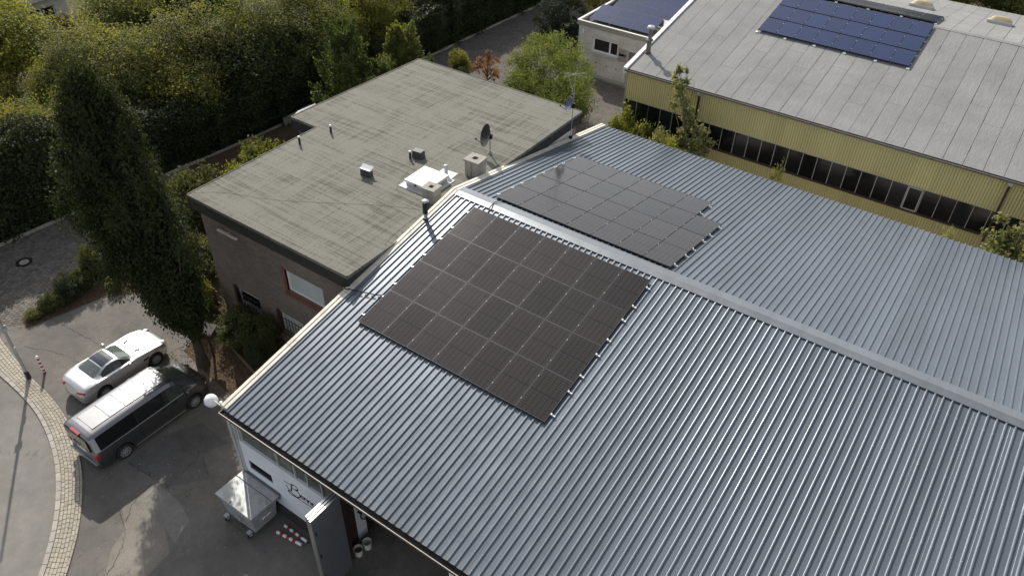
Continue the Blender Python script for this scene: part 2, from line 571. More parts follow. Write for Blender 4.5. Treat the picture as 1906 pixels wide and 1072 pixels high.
def link(name, me, m, parent=None, smooth=False, bevel=0., recalc=False):
    if recalc:
        import bmesh
        bm = bmesh.new()
        bm.from_mesh(me)
        bmesh.ops.recalc_face_normals(bm, faces=bm.faces)
        bm.to_mesh(me)
        bm.free()
    if m is not None and not me.materials:
        me.materials.append(M[m] if isinstance(m, str) else m)
    if smooth:
        me.shade_smooth()
        me.set_sharp_from_angle(angle=R(38))
    o = D.objects.new(name, me)
    COL.objects.link(o)
    if parent is not None:
        o.parent = parent
    if bevel:
        b = o.modifiers.new('bevel', 'BEVEL')
        b.width = bevel
        b.segments = 2
        b.limit_method = 'ANGLE'
    return o

def inst(name, me, parent=None, loc=(0, 0, 0), rot=(0, 0, 0), scale=(1, 1, 1)):
    o = D.objects.new(name, me)
    COL.objects.link(o)
    o.parent = parent
    o.location = loc
    o.rotation_euler = rot
    o.scale = scale
    return o

def tag(o, label, cat, group=None):
    o['label'] = label
    o['category'] = cat
    if group:
        o['group'] = group
    return o

def thing(name, label, cat, loc=(0, 0, 0), rz=0., group=None):
    o = D.objects.new(name, None)
    o.empty_display_size = .3
    COL.objects.link(o)
    o.location = loc
    o.rotation_euler = (0, 0, rz)
    return tag(o, label, cat, group)

def struct(o, kind='structure'):
    o['kind'] = kind
    return o

def matmesh(mb, name, m):
    me = mb.mesh(name)
    me.materials.append(M[m])
    return me

# ------------------------------------------------------------------ the setting: ground, road, pavement, lane
def smoothline(pts, n):
    """resample a polyline at n points equally spaced, softened"""
    p = np.array(pts, float)
    for _ in range(2):
        q = [p[0]]
        for i in range(len(p) - 1):
            q += [p[i] * .75 + p[i + 1] * .25, p[i] * .25 + p[i + 1] * .75]
        q.append(p[-1])
        p = np.array(q)
    d = np.r_[0, np.cumsum(np.linalg.norm(np.diff(p, axis=0), axis=1))]
    t = np.linspace(0, d[-1], n)
    return np.c_[np.interp(t, d, p[:, 0]), np.interp(t, d, p[:, 1])]
BR = [(-20, -12.95), (-17.8, -13.3), (-15.72, -13.64), (-13.42, -14.02), (-11.85, -14.2), (-10.76, -14.25), (-9.7, -14.4), (-8.64, -14.62), (-7.73, -14.92), (-6.9, -15.25), (-5.92, -15.7), (-4.8, -16.4), (-3.81, -17.12), (-3.0, -17.86), (-2.38, -18.49), (-.9, -20.2)]
BL = [(-19.8, -14.6), (-17.3, -14.75), (-15.0, -14.85), (-13.35, -14.9), (-12.26, -14.93), (-10.85, -15.03), (-9.47, -15.27), (-8.09, -15.7), (-7.13, -16.1), (-6.71, -16.3), (-5.64, -16.92), (-4.67, -17.6), (-3.73, -18.42), (-3.11, -19.05), (-1.7, -20.7)]
NB = 121
cr = smoothline(BR, NB)
cl = smoothline(BL, NB)

struct(MB().poly([(-220, -160), (220, -160), (220, 260), (-220, 260)], -.06).build('ground', 'ground'))
yard_pts = [tuple(p) for p in cr[20:]] + [(4, -30), (60, -30), (60, 13.6), (-.3, 13.6), (-.3, -6.3), (-11.9, -6.3), (-13.8, -8.2), (-15.2, -9.3), (-15.35, -12.1)]
yard = struct(MB().poly(yard_pts, 0.0).build('yard', 'yard', recalc=False))
road_pts = [tuple(p) for p in cl] + [(4, -30), (-60, -30), (-60, -14.6)]
struct(MB().poly(road_pts[::-1], 0.0).build('road', 'road', recalc=False))
# asphalt patches laid over the yard, and one painted gap of sunlight
for nm, mt, pts in (
        ('asphalt_patch', 'patch', [(-5.0, -14.45), (-5.0, -12.9), (-4.3, -11.5), (-2.6, -11.6), (-2.95, -12.5), (-1.75, -13.1), (-2.8, -14.3)]),
        ('painted_sun_patch', 'sunpatch', [(-3.35, -15.75), (-2.9, -14.95), (-1.5, -15.35), (-.35, -15.9), (-.2, -16.9), (-1.0, -18.1), (-2.1, -17.0), (-2.4, -16.3)]),  # paler sheet: sunlight between the shadows put into the colour
        ('asphalt_patch', 'road', [(-3.2, -15.6), (-3.15, -14.4), (-1.9, -14.4), (-.85, -14.7), (-.5, -15.6), (-1.6, -15.35), (-2.9, -14.95)])):
    struct(MB().poly(pts, .004 if mt != 'road' else .008).build(nm, mt, recalc=False))
lane_pts = [(-22.6, -13.2), (-15.5, -13.35), (-15.4, -9.3), (-14.2, -8.0), (-15.8, -5), (-15.6, 11.5), (-14.6, 18.6), (-2.1, 18.4), (-2.1, 27.2), (-12.6, 27.4), (-14.2, 33), (-12.5, 62), (-19.6, 62), (-20.4, 40), (-20.5, 24), (-21.2, 9), (-22.2, -6)]
struct(MB().poly(lane_pts, -.012).build('lane', 'lane', recalc=False))
struct(MB().poly([(-2.05, 13.4), (60, 13.4), (60, 18.9), (-2.05, 18.9)], .0).build('alley_ground', 'soil', recalc=False))

# tarred joints and cracks across the yard
def joint(pts, w):
    q = smoothline(pts, 9 * len(pts))
    q = q + np.random.default_rng(len(pts) + int(-pts[0][1] * 7)).normal(size=q.shape) * .03
    d = np.gradient(q, axis=0)
    n = np.c_[-d[:, 1], d[:, 0]] / (np.linalg.norm(d, axis=1, keepdims=True) + 1e-9)
    g = np.random.default_rng(int(abs(pts[0][0]) * 10))
    ww = (w * .7 * g.uniform(.3, 1.4, len(q)))[:, None]
    a, b = q + n * ww, q - n * ww
    m = len(q)
    struct(MB().add([(x, y, .010) for x, y in a] + [(x, y, .010) for x, y in b], [(i, m + i, m + i + 1, i + 1) for i in range(m - 1)]).build('asphalt_joint', 'joint_tar', recalc=False))
defmat('joint_tar', (.06, .057, .052), .9, var=.3)
joint([(-15.2, -11.6), (-13.6, -11.4), (-11.9, -11.32), (-10.6, -11.2)], .012)
joint([(-14.3, -13.3), (-12.7, -12.6), (-11.2, -12.4), (-10.4, -12.35)], .010)
joint([(-4.9, -14.45), (-3.8, -14.35), (-2.75, -14.27)], .02)
joint([(-2.75, -14.27), (-2.85, -13.3), (-3.0, -12.4), (-4.4, -12.55)], .014)
joint([(-3.3, -15.9), (-2.2, -16.3), (-1.5, -17.3), (-.8, -18.6)], .016)
joint([(-3.25, -14.3), (-3.3, -15.3), (-2.7, -16.0)], .02)
joint([(-3.0, -12.4), (-2.4, -12.9), (-1.6, -13.0)], .008)
joint([(-1.4, -13.2), (-.2, -13.0)], .008)

# pavement band: kerb stones, five rows of setts and an edging row
pave = struct(MB().add([(x, y, .012) for x, y in cl] + [(x, y, .012) for x, y in cr], [(i, i + 1, NB + i + 1, NB + i) for i in range(NB - 1)]).build('pavement', 'joint', recalc=False))
dl = np.r_[0, np.cumsum(np.linalg.norm(np.diff((cl + cr) / 2, axis=0), axis=1))]
LB = dl[-1]
def band(t, w):
    q = np.array([np.interp(t, dl, (1 - w) * cl[:, k] + w * cr[:, k]) for k in (0, 1)])
    return q
def sett(t0, t1, w0, w1, h):
    c = [band(t0, w0), band(t1, w0), band(t1, w1), band(t0, w1)]
    o = sum(c) / 4
    e = .012
    vs = []
    for z, k in ((-.03, 1.), (h - .008, 1.), (h, .93)):
        vs += [((q - o)[0] * k, (q - o)[1] * k, z) for q in c]
    fs = [(8, 9, 10, 11)] + [(a + i, a + (i + 1) % 4, a + 4 + (i + 1) % 4, a + 4 + i) for a in (0, 4) for i in range(4)]
    return o, vs, fs
rnd = random.Random(4)
small = []
t = 0.
while t < LB - .5:
    L = .46
    o, vs, fs = sett(t + .008, t + L - .008, .0, .19, .05 + rnd.uniform(-.003, .003))
    ob = MB().add(vs, fs).build('kerb_stone', 'kerb', pave, recalc=False)
    ob.location = (o[0], o[1], .01)
    t += L
rows = [.2, .34, .48, .62, .76, .90, 1.0]
for r in range(6):
    t = rnd.uniform(0, .1)
    while t < LB - .3:
        L = rnd.uniform(.17, .23) if r < 5 else .3
        small.append((t, t + L, rows[r], rows[r + 1]))
        t += L
def dcam(q):
    p = band((q[0] + q[1]) / 2, .5)
    vis = 0 if (p[0] > -15.5 and p[1] > -18.6) else 60
    return np.hypot(p[0] - CAM_POS[0], p[1] - CAM_POS[1]) + vis
small.sort(key=dcam)
rest = MB()
for i, q in enumerate(small):
    o, vs, fs = sett(q[0] + .006, q[1] - .006, q[2] + .006, q[3] - .006, .042 + rnd.uniform(-.006, .006))
    if i < 300:
        ob = MB().add(vs, fs).build('paving_sett', 'paver', pave, recalc=False)
        ob.location = (o[0], o[1], .01)
    else:
        rest.add([(v[0] + o[0], v[1] + o[1], v[2] + .01) for v in vs], fs)
struct(rest.build('paving_setts', 'paver', pave, recalc=False), 'stuff')

# hexagonal blocks of the lane, near part
hexm = MB()
s_ = .115
row = 0
yy = -13.25
while yy < 1.5:
    xx = -22.5 + (row % 2) * s_ * .87
    while xx < -14.2:
        inside = xx < -15.55 + max(0, (yy + 13.2) * .02) + (1.2 if -9.3 < yy < -7.6 else 0) and xx > -22.4 + (yy + 13) * .02
        if inside and not ((xx + 20.25) ** 2 + (yy + 9.99) ** 2 < .4 ** 2):
            a0 = rnd.uniform(-.03, .03)
            h = rnd.uniform(-.004, .005)
            tl = (rnd.uniform(-.03, .03), rnd.uniform(-.03, .03))
            vs = []
            for zz, rr in ((-.02, .93), (0., .87)):
                for i in range(6):
                    a = math.pi / 6 + i * math.pi / 3 + a0
                    dx, dy = math.cos(a) * s_ * rr, math.sin(a) * s_ * rr
                    vs.append((xx + dx, yy + dy, zz + h + dx * tl[0] + dy * tl[1]))
            hexm.add(vs, [tuple(range(6, 12))] + [(i, (i + 1) % 6, 6 + (i + 1) % 6, 6 + i) for i in range(6)])
        xx += s_ * 1.74
    yy += s_ * 1.5
    row += 1
lane_o = D.objects['lane']
struct(hexm.build('paving_blocks', 'lanestone', lane_o, recalc=False), 'stuff')
# lane kerb along the hedge
lk = smoothline([(-22.9, -13), (-22.55, -9.9), (-22.3, -6), (-21.4, 3), (-21.05, 9), (-20.65, 24), (-20.45, 34), (-19.9, 44), (-19.4, 60)], 76)
kmesh = matmesh(MB().box((-.06, -.475, -.05), (.06, .475, .12)), 'lane_kerb_stone', 'kerb')
for i in range(75):
    a, b = lk[i], lk[i + 1]
    inst('kerb_stone', kmesh, lane_o, ((a[0] + b[0]) / 2, (a[1] + b[1]) / 2, 0), (0, 0, math.atan2(b[1] - a[1], b[0] - a[0]) - math.pi / 2))
# manhole and drain
mh = thing('manhole_cover', 'round manhole cover in the shaded paved lane', 'manhole', (-20.25, -9.99, .0))
MB().lathe([(.24, .0), (.24, .012), (.39, .012), (.39, -.02)], n=28).build('rim', 'blackiron', mh)
MB().lathe([(0.001, .014), (.23, .014), (.23, 0)], n=28).build('lid', 'concrete', mh)
dr = thing('drain_grate', 'steel drain grate in the road beside the kerb', 'drain', (-14.0, -15.25, .004), R(-4))
MB().box((-.3, -.2, -.02), (.3, .2, .004)).build('frame', 'blackiron', dr)
for i in range(7):
    MB().box((-.27 + i * .085, -.18, .0), (-.235 + i * .085, .18, .014)).build('bar', 'galv', dr)

# ------------------------------------------------------------------ metal hall
AL = math.atan(.17965)
RZ = 6.9
PITCH = .2537
X0 = .06
NS = 26
hall = thing('metal_roofed_hall', 'large hall with blue-grey ribbed metal roof and white front wall', 'building', (0, 0, 0))
def sheetmesh(name, y0, y1):
    prof = []
    for i in range(4):
        c = PITCH * (i + .5)
        prof += [(c - .040, 0), (c - .026, .0425), (c - .016, .0465), (c + .018, .047), (c + .032, 0)]
    prof = [(0, .003), (.004, 0)] + prof + [(PITCH * 4 - .004, 0), (PITCH * 4, .003)]
    mb = MB().extrude(prof, 'Y', y0, y1, closed=False)
    me = matmesh(mb, name, 'roofmetal')
    me.flip_normals()
    return me
SN = sheetmesh('near_sheet', -12.86, -.02)
SF = sheetmesh('far_sheet', .02, 13.17)
rnd = random.Random(11)
for i in range(NS):
    inst('roof_sheet', SN, hall, (X0 + i * PITCH * 4, 0, RZ + rnd.uniform(-.002, .002)), (AL, 0, 0))
for i in range(NS):
    inst('roof_sheet', SF, hall, (X0 + i * PITCH * 4, 0, RZ + rnd.uniform(-.002, .002)), (-AL, 0, 0))
XE = X0 + NS * PITCH * 4
# ridge cap in lengths
t_ = math.tan(AL)
x = .12
while x < XE - .2:
    L = min(2.95, XE - x)
    h = .056
    pr = [(-.285, RZ - .285 * t_ + h - .02), (-.28, RZ - .28 * t_ + h), (-.1, RZ - .1 * t_ + h + .006), (-.0, RZ + h + .012), (.1, RZ - .1 * t_ + h + .006), (.46, RZ - .46 * t_ + h), (.465, RZ - .465 * t_ + h - .02)]
    MB().extrude([(a, b + rnd.uniform(-.001, .001)) for a, b in pr], 'X', x, x + L + .03, closed=False).build('ridge_cap', 'capmetal', hall, recalc=False)
    x += L
for o in hall.children:
    if o.name.startswith('ridge_cap'):
        pass
# roof screws: rows over the purlins
scr = MB()
for side, ys in ((-1, [.9, 3.1, 5.4, 7.7, 10.0, 12.2, 12.72]), (1, [.9, 3.4, 6.0, 8.6, 11.2, 13.0])):
    for yv in ys:
        for i in range(NS * 4):
            if rnd.random() < .35:
                continue
            xx = X0 + PITCH * (i + .5) + (rnd.uniform(-.01, .01))
            y = side * (yv + rnd.uniform(-.03, .03)) * math.cos(AL)
            z = RZ - abs(y) * t_ + .048 / math.cos(AL)
            r = .008
            scr.add([(xx - r, y - r, z + .007), (xx + r, y - r, z + .007), (xx + r, y + r, z + .007), (xx - r, y + r, z + .007), (xx - r * 1.4, y - r * 1.4, z - .004), (xx + r * 1.4, y - r * 1.4, z - .004), (xx + r * 1.4, y + r * 1.4, z - .004), (xx - r * 1.4, y + r * 1.4, z - .004)], [(0, 1, 2, 3), (4, 5, 1, 0), (5, 6, 2, 1), (6, 7, 3, 2), (7, 4, 0, 3)])
struct(scr.build('roof_screws', 'lightgrey', hall, recalc=False), 'stuff')
# verge: two boards on each slope at the left gable
def slopebar(x0, x1, ya, yb, h0, h1):
    za, zb = RZ - abs(ya) * t_, RZ - abs(yb) * t_
    vs = []
    for y, z in ((ya, za), (yb, zb)):
        vs += [(x0, y, z + h0), (x1, y, z + h0), (x1, y, z + h1), (x0, y, z + h1)]
    return MB().add(vs, [(0, 1, 2, 3), (7, 6, 5, 4), (0, 4, 5, 1), (1, 5, 6, 2), (2, 6, 7, 3), (3, 7, 4, 0)])
for ya, yb in ((-12.6, -9.6), (-9.58, -6.7), (-6.68, -3.7), (-3.68, -.02), (.02, 3.4), (3.42, 6.8), (6.82, 10.), (10.02, 13.0)):
    slopebar(-.20, -.075, ya, yb, -.14, .075).build('verge_board', 'cream', hall)
    slopebar(-.07, .075, ya, yb, -.04, .05).build('verge_flashing', 'cream', hall)
# walls; the front is open at the folding gate
ZE = RZ - 12.5 * t_ - .1
MB().extrude([(-12.5, 0), (12.6, 0), (12.6, 4.5), (0, RZ - .12), (-12.5, 4.52)], 'X', .02, .24).build('gable_wall', 'housewhite', hall)
MB().extrude([(-12.28, 0), (12.6, 0), (12.6, 4.5), (0, RZ - .12), (-12.28, 4.5)], 'X', XE - .5, XE - .28).build('gable_wall', 'housewhite', hall)
MB().box((.25, 12.4, 0), (XE - .5, 12.6, 4.45)).build('rear_wall', 'housewhite', hall)
fw = MB()
# white front wall with the hole for the small window
for a, b in (((.1, .62), (.34, 3.04)), ((1.54, .62), (4.93, 3.04)), ((.34, .62), (1.54, 1.66)), ((.34, 2.14), (1.54, 3.04))):
    fw.box((a[0], -12.53, a[1]), (b[0], -12.3, b[1]))
fw.box((.1, -12.5, 4.02), (4.93, -12.3, 4.5))
fw.build('front_wall', 'whitewall', hall)
MB().box((.1, -12.56, 0), (4.93, -12.3, .62)).build('plinth', 'plinth', hall)
MB().box((4.93, -12.5, 4.06), (9.5, -12.3, 4.5)).build('lintel', 'gutterdark', hall)
MB().box((9.5, -12.53, 0), (9.74, -12.3, 4.5)).build('door_post', 'white', hall)
MB().box((9.74, -12.5, 0), (XE - .5, -12.3, 4.5)).build('front_wall', 'whitewall', hall)
# strip of wired glass
ed = [.2, 2.08, 2.92, 3.52, 4.2, 4.9]
for i in range(5):
    MB().box((ed[i] + .02, -12.44, 3.06), (ed[i + 1] - .02, -12.42, 4.0)).build('glass_pane', 'uglass', hall)
for e in ed:
    MB().box((e - .02, -12.5, 3.045), (e + .02, -12.4, 4.015)).build('glazing_bar', 'lightgrey', hall)
win = MB().box((.36, -12.42, 1.68), (1.52, -12.40, 2.12)).build('window', 'glass', hall)
MB().box((.34, -12.50, 1.66), (.40, -12.39, 2.14)).box((1.48, -12.50, 1.66), (1.54, -12.39, 2.14)).box((.4, -12.5, 1.66), (1.48, -12.39, 1.71)).box((.4, -12.5, 2.09), (1.48, -12.39, 2.14)).build('frame', 'dishgrey', win)
# gutter with pale lip, and its downpipe at the corner
zg = 4.46
gp = [(-12.58, zg + .10), (-12.58, zg - .06), (-12.80, zg - .06), (-12.80, zg + .075), (-12.785, zg + .075), (-12.785, zg - .045), (-12.595, zg - .045), (-12.595, zg + .10)]
gut = MB().extrude(gp, 'X', -.12, XE).build('gutter', 'gutterdark', hall)
MB().box((-.125, -12.815, zg + .062), (XE, -12.79, zg + .082)).build('gutter_lip', 'zinclip', gut)
MB().box((-.14, -12.8, zg - .06), (-.122, -12.58, zg + .08)).build('end_cap', 'gutterdark', gut)
dp = MB().tube([(-.04, -12.69, zg - .05), (-.04, -12.62, zg - .25), (-.04, -12.6, .1)], .05, 10)
dp.build('downpipe', 'lightgrey', hall, True)
# corner post / white corner trim
MB().box((.0, -12.57, .0), (.1, -12.3, 4.4)).build('corner_trim', 'lightgrey', hall)
# workshop floor and what stands just inside the opening
struct(MB().poly([(.3, -12.45), (XE - .5, -12.45), (XE - .5, 12.4), (.3, 12.4)], .006).build('workshop_floor', 'concrete_floor', recalc=False))
pier = MB().box((4.42, -12.28, 0), (4.65, -11.72, 4.0)).build('brick_pier', 'darkwood', hall)
MB().box((4.932, -12.54, 0), (4.955, -12.28, 4.05)).build('door_jamb', 'darkwood', hall)
MB().box((4.42, -11.715, 0), (4.64, -11.27, 4.0)).build('inner_wall', 'white', hall)
MB().box((4.42, -11.265, 0), (4.62, -7.0, 4.0)).build('inner_wall', 'darkwood', hall)
# lettering painted on the wall: brush script
def stroke(mb, pts, w, y):
    """flat brush stroke on the wall plane; pts are (x, z)"""
    q = smoothline(pts, max(8, len(pts) * 6))
    for i in range(len(q) - 1):
        d = q[i + 1] - q[i]
        L = np.hypot(*d) + 1e-9
        nx, nz = -d[1] / L * w / 2, d[0] / L * w / 2
        ex = d / L * w * .15
        a, b = q[i] - ex, q[i + 1] + ex
        mb.add([(a[0] + nx, y, a[1] + nz), (b[0] + nx, y, b[1] + nz), (b[0] - nx, y, b[1] - nz), (a[0] - nx, y, a[1] - nz), (a[0] + nx, y + .003, a[1] + nz), (b[0] + nx, y + .003, b[1] + nz), (b[0] - nx, y + .003, b[1] - nz), (a[0] - nx, y + .003, a[1] - nz)], [(3, 2, 1, 0), (0, 1, 5, 4), (2, 3, 7, 6)])
tx = MB()
Y = -12.534
stroke(tx, [(2.22, 2.42), (2.4, 2.43), (2.64, 2.46)], .035, Y)                          # top flourish
stroke(tx, [(2.62, 2.5), (2.60, 2.3), (2.54, 2.1)], .06, Y)                             # stem of B
stroke(tx, [(2.54, 2.1), (2.46, 2.05), (2.38, 2.10), (2.32, 2.24)], .04, Y)               # its hook
stroke(tx, [(2.60, 2.48), (2.76, 2.58), (2.92, 2.56), (2.95, 2.44), (2.82, 2.34), (2.68, 2.33)], .05, Y)
stroke(tx, [(2.70, 2.33), (2.9, 2.32), (3.0, 2.2), (2.95, 2.04), (2.76, 1.9), (2.52, 1.84), (2.36, 1.88), (2.34, 1.97), (2.46, 2.0), (2.64, 1.94), (2.8, 1.88)], .05, Y)
stroke(tx, [(3.09, 2.26), (3.03, 2.21), (3.03, 2.10), (3.09, 2.06), (3.14, 2.12), (3.13, 2.22), (3.07, 2.26)], .045, Y)      # o
for bx in (3.2, 3.37):                                                                # n n
    stroke(tx, [(bx, 2.25), (bx, 2.05)], .048, Y)
    stroke(tx, [(bx, 2.17), (bx + .06, 2.25), (bx + .11, 2.22), (bx + .11, 2.08), (bx + .16, 2.06)], .044, Y)
stroke(tx, [(3.54, 2.14), (3.63, 2.18), (3.61, 2.25), (3.55, 2.23), (3.54, 2.1), (3.6, 2.05), (3.68, 2.09)], .044, Y)         # e
stroke(tx, [(3.74, 2.25), (3.74, 2.05)], .044, Y)                                        # r
stroke(tx, [(3.74, 2.16), (3.80, 2.24), (3.86, 2.24)], .04, Y)
stroke(tx, [(2.78, 1.88), (3.0, 1.9), (3.4, 1.92), (3.9, 1.94)], .045, Y)                 # underline
tx.build('lettering', 'ink', hall, recalc=False)
# folding gate, folded open at right angles to the wall
gate = thing('folding_gate', 'tall grey folding workshop gate standing open with bright metal edges', 'gate', (5.0, -12.6, 0))
for i, xo in enumerate((-.07, .04, .15)):
    lf = MB().box((xo, -1.13 - .03 * i, .05), (xo + .065, -.02, 4.08)).build('gate_leaf', 'gateskin', gate)
    MB().box((xo - .004, -1.16 - .03 * i, .04), (xo + .069, -1.132 - .03 * i, 4.10)).box((xo - .004, -1.13 - .03 * i, 4.083), (xo + .069, -.02, 4.10)).build('edge_profile', 'gateedge', lf)
    for z in (.9, 2.1, 3.3):
        MB().box((xo + .066, -1.145, z), (xo + .10, -1.11, z + .14)).build('hinge', 'blackiron', lf)
# hoses and cables on hooks on the inner wall
hs = thing('hose_coils', 'dark hoses and cables hung on hooks inside the workshop opening', 'hose', (4.68, -11.1, .35))
rnd = random.Random(3)
for k, (yy_, zz_, rr_) in enumerate(((-.2, .9, .32), (.15, .75, .36), (.0, .45, .3), (.35, .35, .3), (.5, .85, .28))):
    pts = [(.03 + .02 * math.sin(3 * a + k) + k * .012, yy_ + rr_ * .7 * math.cos(a), zz_ + rr_ * math.sin(a)) for a in np.linspace(0, 2 * math.pi * 1.0, 17)]
    MB().tube(pts, .022, 6).build('hose_loop', 'rubber', hs, True)
for k in range(4):
    MB().tube([(.05, -.2 + .2 * k, .3), (.09, -.22 + .2 * k, -.2), (.06, -.2 + .21 * k, -.7)], .016, 6).build('cable_end', 'rubber', hs, True)
MB().box((-.06, -.5, 1.18), (.1, .75, 1.22)).build('hook_rail', 'blackiron', hs)
for k, (bx, by, lab) in enumerate(((5.02, -12.12, 'white plastic bucket half filled, nearest the open gate'), (5.08, -11.74, 'empty white plastic bucket just inside the workshop, farther from the gate'))):
    bk = thing('bucket', lab, 'bucket', (bx, by, .006), .4 * k, 'buckets inside the gate')
    MB().lathe([(.001, .01), (.125, .01), (.16, .34), (.172, .34), (.172, .31), (.15, .31), (.135, 0), (.001, 0)], n=22).build('tub', 'tubwhite', bk, True)
    if k == 0:
        MB().lathe([(.001, .2), (.14, .2)], n=18).build('contents', 'timber', bk)
    MB().tube([(.172 * math.cos(a), .172 * math.sin(a), .32 + .02 * math.sin(a * 2)) for a in np.linspace(0, math.pi, 9)], .006, 5).build('handle', 'galv', bk)
# globe lamp on an arm at the corner of the hall
gl = thing('globe_lamp', 'white globe lamp on a short arm at the hall corner', 'lamp', (-.35, -12.5, 4.2))
MB().cyl((.0, .0, -.2), (.0, .0, .42), .045, n=12).build('post', 'lightgrey', gl, True)
MB().lathe([(.001, .47), (.05, .46), (.055, .42), (.05, .41)], n=12).build('post_cap', 'white', gl, True)
MB().cyl((0, 0, .22), (-.42, .0, .22), .03, n=10).build('arm', 'lightgrey', gl, True)
MB().box((-.02, -.05, -.22), (.3, .05, -.16)).build('bracket', 'lightgrey', gl)
MB().lathe([(.001, -.24), (.09, -.225), (.17, -.17), (.22, -.09), (.24, 0), (.22, .09), (.17, .17), (.09, .225), (.001, .24)], (-.62, 0, .12), n=26).build('globe', 'whiteplastic', gl, True)
MB().lathe([(.245, -.05), (.25, -.03), (.245, -.01)], (-.62, 0, .12), n=26).build('globe_seam', 'lightgrey', gl, True)

# ------------------------------------------------------------------ solar arrays on the hall
PW, PH = 1.134, 1.753
def panelmesh(name, w, h, m):
    return matmesh(MB().box((.012, .012, 0), (w - .012, h - .012, .034)), name, m)
def framemesh(name, w, h, m):
    mb = MB()
    mb.box((0, 0, -.002), (.0115, h, .038)).box((w - .0115, 0, -.002), (w, h, .038)).box((.0116, 0, -.002), (w - .0116, .0115, .038)).box((.0116, h - .0115, -.002), (w - .0116, h, .038))
    return matmesh(mb, name, m)
PG, PF = panelmesh('module_glass', PW, PH, 'pv'), framemesh('module_frame', PW, PH, 'pvedge')
rnd = random.Random(21)
def hall_array(label, near, xo, s0, cols):
    h = .12
    sg = -1 if near else 1
    rot = AL if near else -AL
    arr = thing('solar_array', label, 'solar panels', (xo, sg * s0 * math.cos(AL), RZ - s0 * math.sin(AL) + h - .034))
    arr.rotation_euler = (rot, 0, 0)
    nmax = max(cols)
    for r, nc in enumerate(cols):
        y = sg * r * 1.7727 - (PH if near else 0)
        for c in range(nc):
            p = inst('solar_panel', PG, arr, (c * 1.154, y, rnd.uniform(-.002, .002)), (R(rnd.gauss(0, .12)), R(rnd.gauss(0, .12)), 0))
            inst('frame', PF, p)
        for q in (.36, 1.39):
            MB().box((-.16, y + q - .02, -.05), (nc * 1.154 + .14, y + q + .02, -.008)).build('rail', 'aluwhite', arr)
            for c in range(1, nc):
                MB().box((c * 1.154 - .017, y + q - .03, .034), (c * 1.154 - .003, y + q + .03, .045)).build('clamp', 'lightgrey', arr)
            MB().box((-.045, y + q - .03, -.01), (-.003, y + q + .03, .04)).build('end_clamp', 'aluwhite', arr)
            MB().box((nc * 1.154 - .018, y + q - .03, -.01), (nc * 1.154 + .03, y + q + .03, .04)).build('end_clamp', 'aluwhite', arr)
    return arr
near_arr = hall_array('block of 28 dark solar panels on the near roof slope', True, 1.385, .575, [7, 7, 7, 7])
far_arr = hall_array('block of dark solar panels with one missing corner on the far roof slope', False, 1.593, .597, [7, 7, 7, 6])
def roofz(y, h=0):
    return RZ - abs(y) * t_ + h
c1 = MB().tube([(2.1, -.58, roofz(.58, .12)), (2.02, -.4, roofz(.4, .2)), (1.95, -.2, RZ + .09), (1.9, .1, RZ + .085), (1.95, .4, RZ + .05), (2.1, .62, roofz(.62, .12))], .02, 6).build('cable', 'rubber')
tag(c1, 'black cable crossing the ridge between the two solar arrays', 'cable')
c2 = MB().tube([(-.25, -6.62, 5.75), (.0, -6.55, roofz(6.55, .12)), (.5, -6.4, roofz(6.4, .1)), (1.0, -6.25, roofz(6.25, .09)), (1.42, -6.1, roofz(6.1, .1))], .022, 6).build('cable', 'rubber')
tag(c2, 'black cable running from the house corner to the near solar array', 'cable')

# ------------------------------------------------------------------ flat-roofed brick house
HZ = 6.3
house = thing('flat_roofed_house', 'brown brick house with weathered flat bitumen roof beside the hall', 'building', (0, 0, 0))
RP = [(-9.6, -6.46), (-.12, -6.46), (-.12, 10.6), (-11.1, 10.6), (-11.5, 1.15), (-9.68, 1.15)]
MB().poly(RP, HZ - .12, HZ).build('roof', 'bitumen', house)
# low drip edge round the roof
roofo = house.children[0]
def edgebar(a, b, w, z0, z1, inset=0.):
    a, b = Vector((*a, 0)), Vector((*b, 0))
    d = (b - a).normalized()
    n = Vector((-d.y, d.x, 0))
    p = [a + n * inset, b + n * inset, b + n * (inset + w), a + n * (inset + w)]
    return MB().poly([(q.x, q.y) for q in p], z0, z1)
for i in range(6):
    a, b = RP[i], RP[(i + 1) % 6]
    edgebar(a, b, .05, HZ + .001, HZ + .022).build('roof_edge', 'bitumen', roofo)
    # dark fascia boards hang below the edge
    edgebar(a, b, .06, HZ - .66 if i != 1 else HZ - .62, HZ - .121, .02).build('fascia_board', 'fascia', house)
WZ = HZ - .125
hw = MB()
holes = [(-4.2, -2.0, 3.5, 4.62), (-8.0, -6.5, .72, 1.86), (-5.15, -3.7, .72, 1.86)]
# front wall y=-6.2 split round the window openings
def wallholes(mb, x0, x1, z0, z1, holes, ya, yb):
    xs = sorted({x0, x1} | {h[0] for h in holes} | {h[1] for h in holes})
    for i in range(len(xs) - 1):
        zs = [z0]
        for h in sorted(holes, key=lambda h: h[2]):
            if h[0] <= xs[i] and h[1] >= xs[i + 1]:
                zs += [h[2], h[3]]
        zs.append(z1)
        for k in range(0, len(zs), 2):
            mb.box((xs[i], ya, zs[k]), (xs[i + 1], yb, zs[k + 1]))
wallholes(hw, -9.3, -.3, 0, WZ, holes, -6.2, -5.9)
hw.build('front_wall', 'housebrick', house)
MB().box((-9.3, -5.9, 0), (-9.05, 1.3, WZ)).box((-11.2, 1.3, 0), (-9.05, 1.6, WZ)).box((-11.2, 1.6, 0), (-10.9, 10.0, WZ)).box((-10.9, 10.0, 0), (-.3, 10.25, WZ)).build('side_wall', 'housebrick', house)
MB().box((-.55, -5.9, 0), (-.3, 10.0, WZ)).build('party_wall', 'housewhite', house)
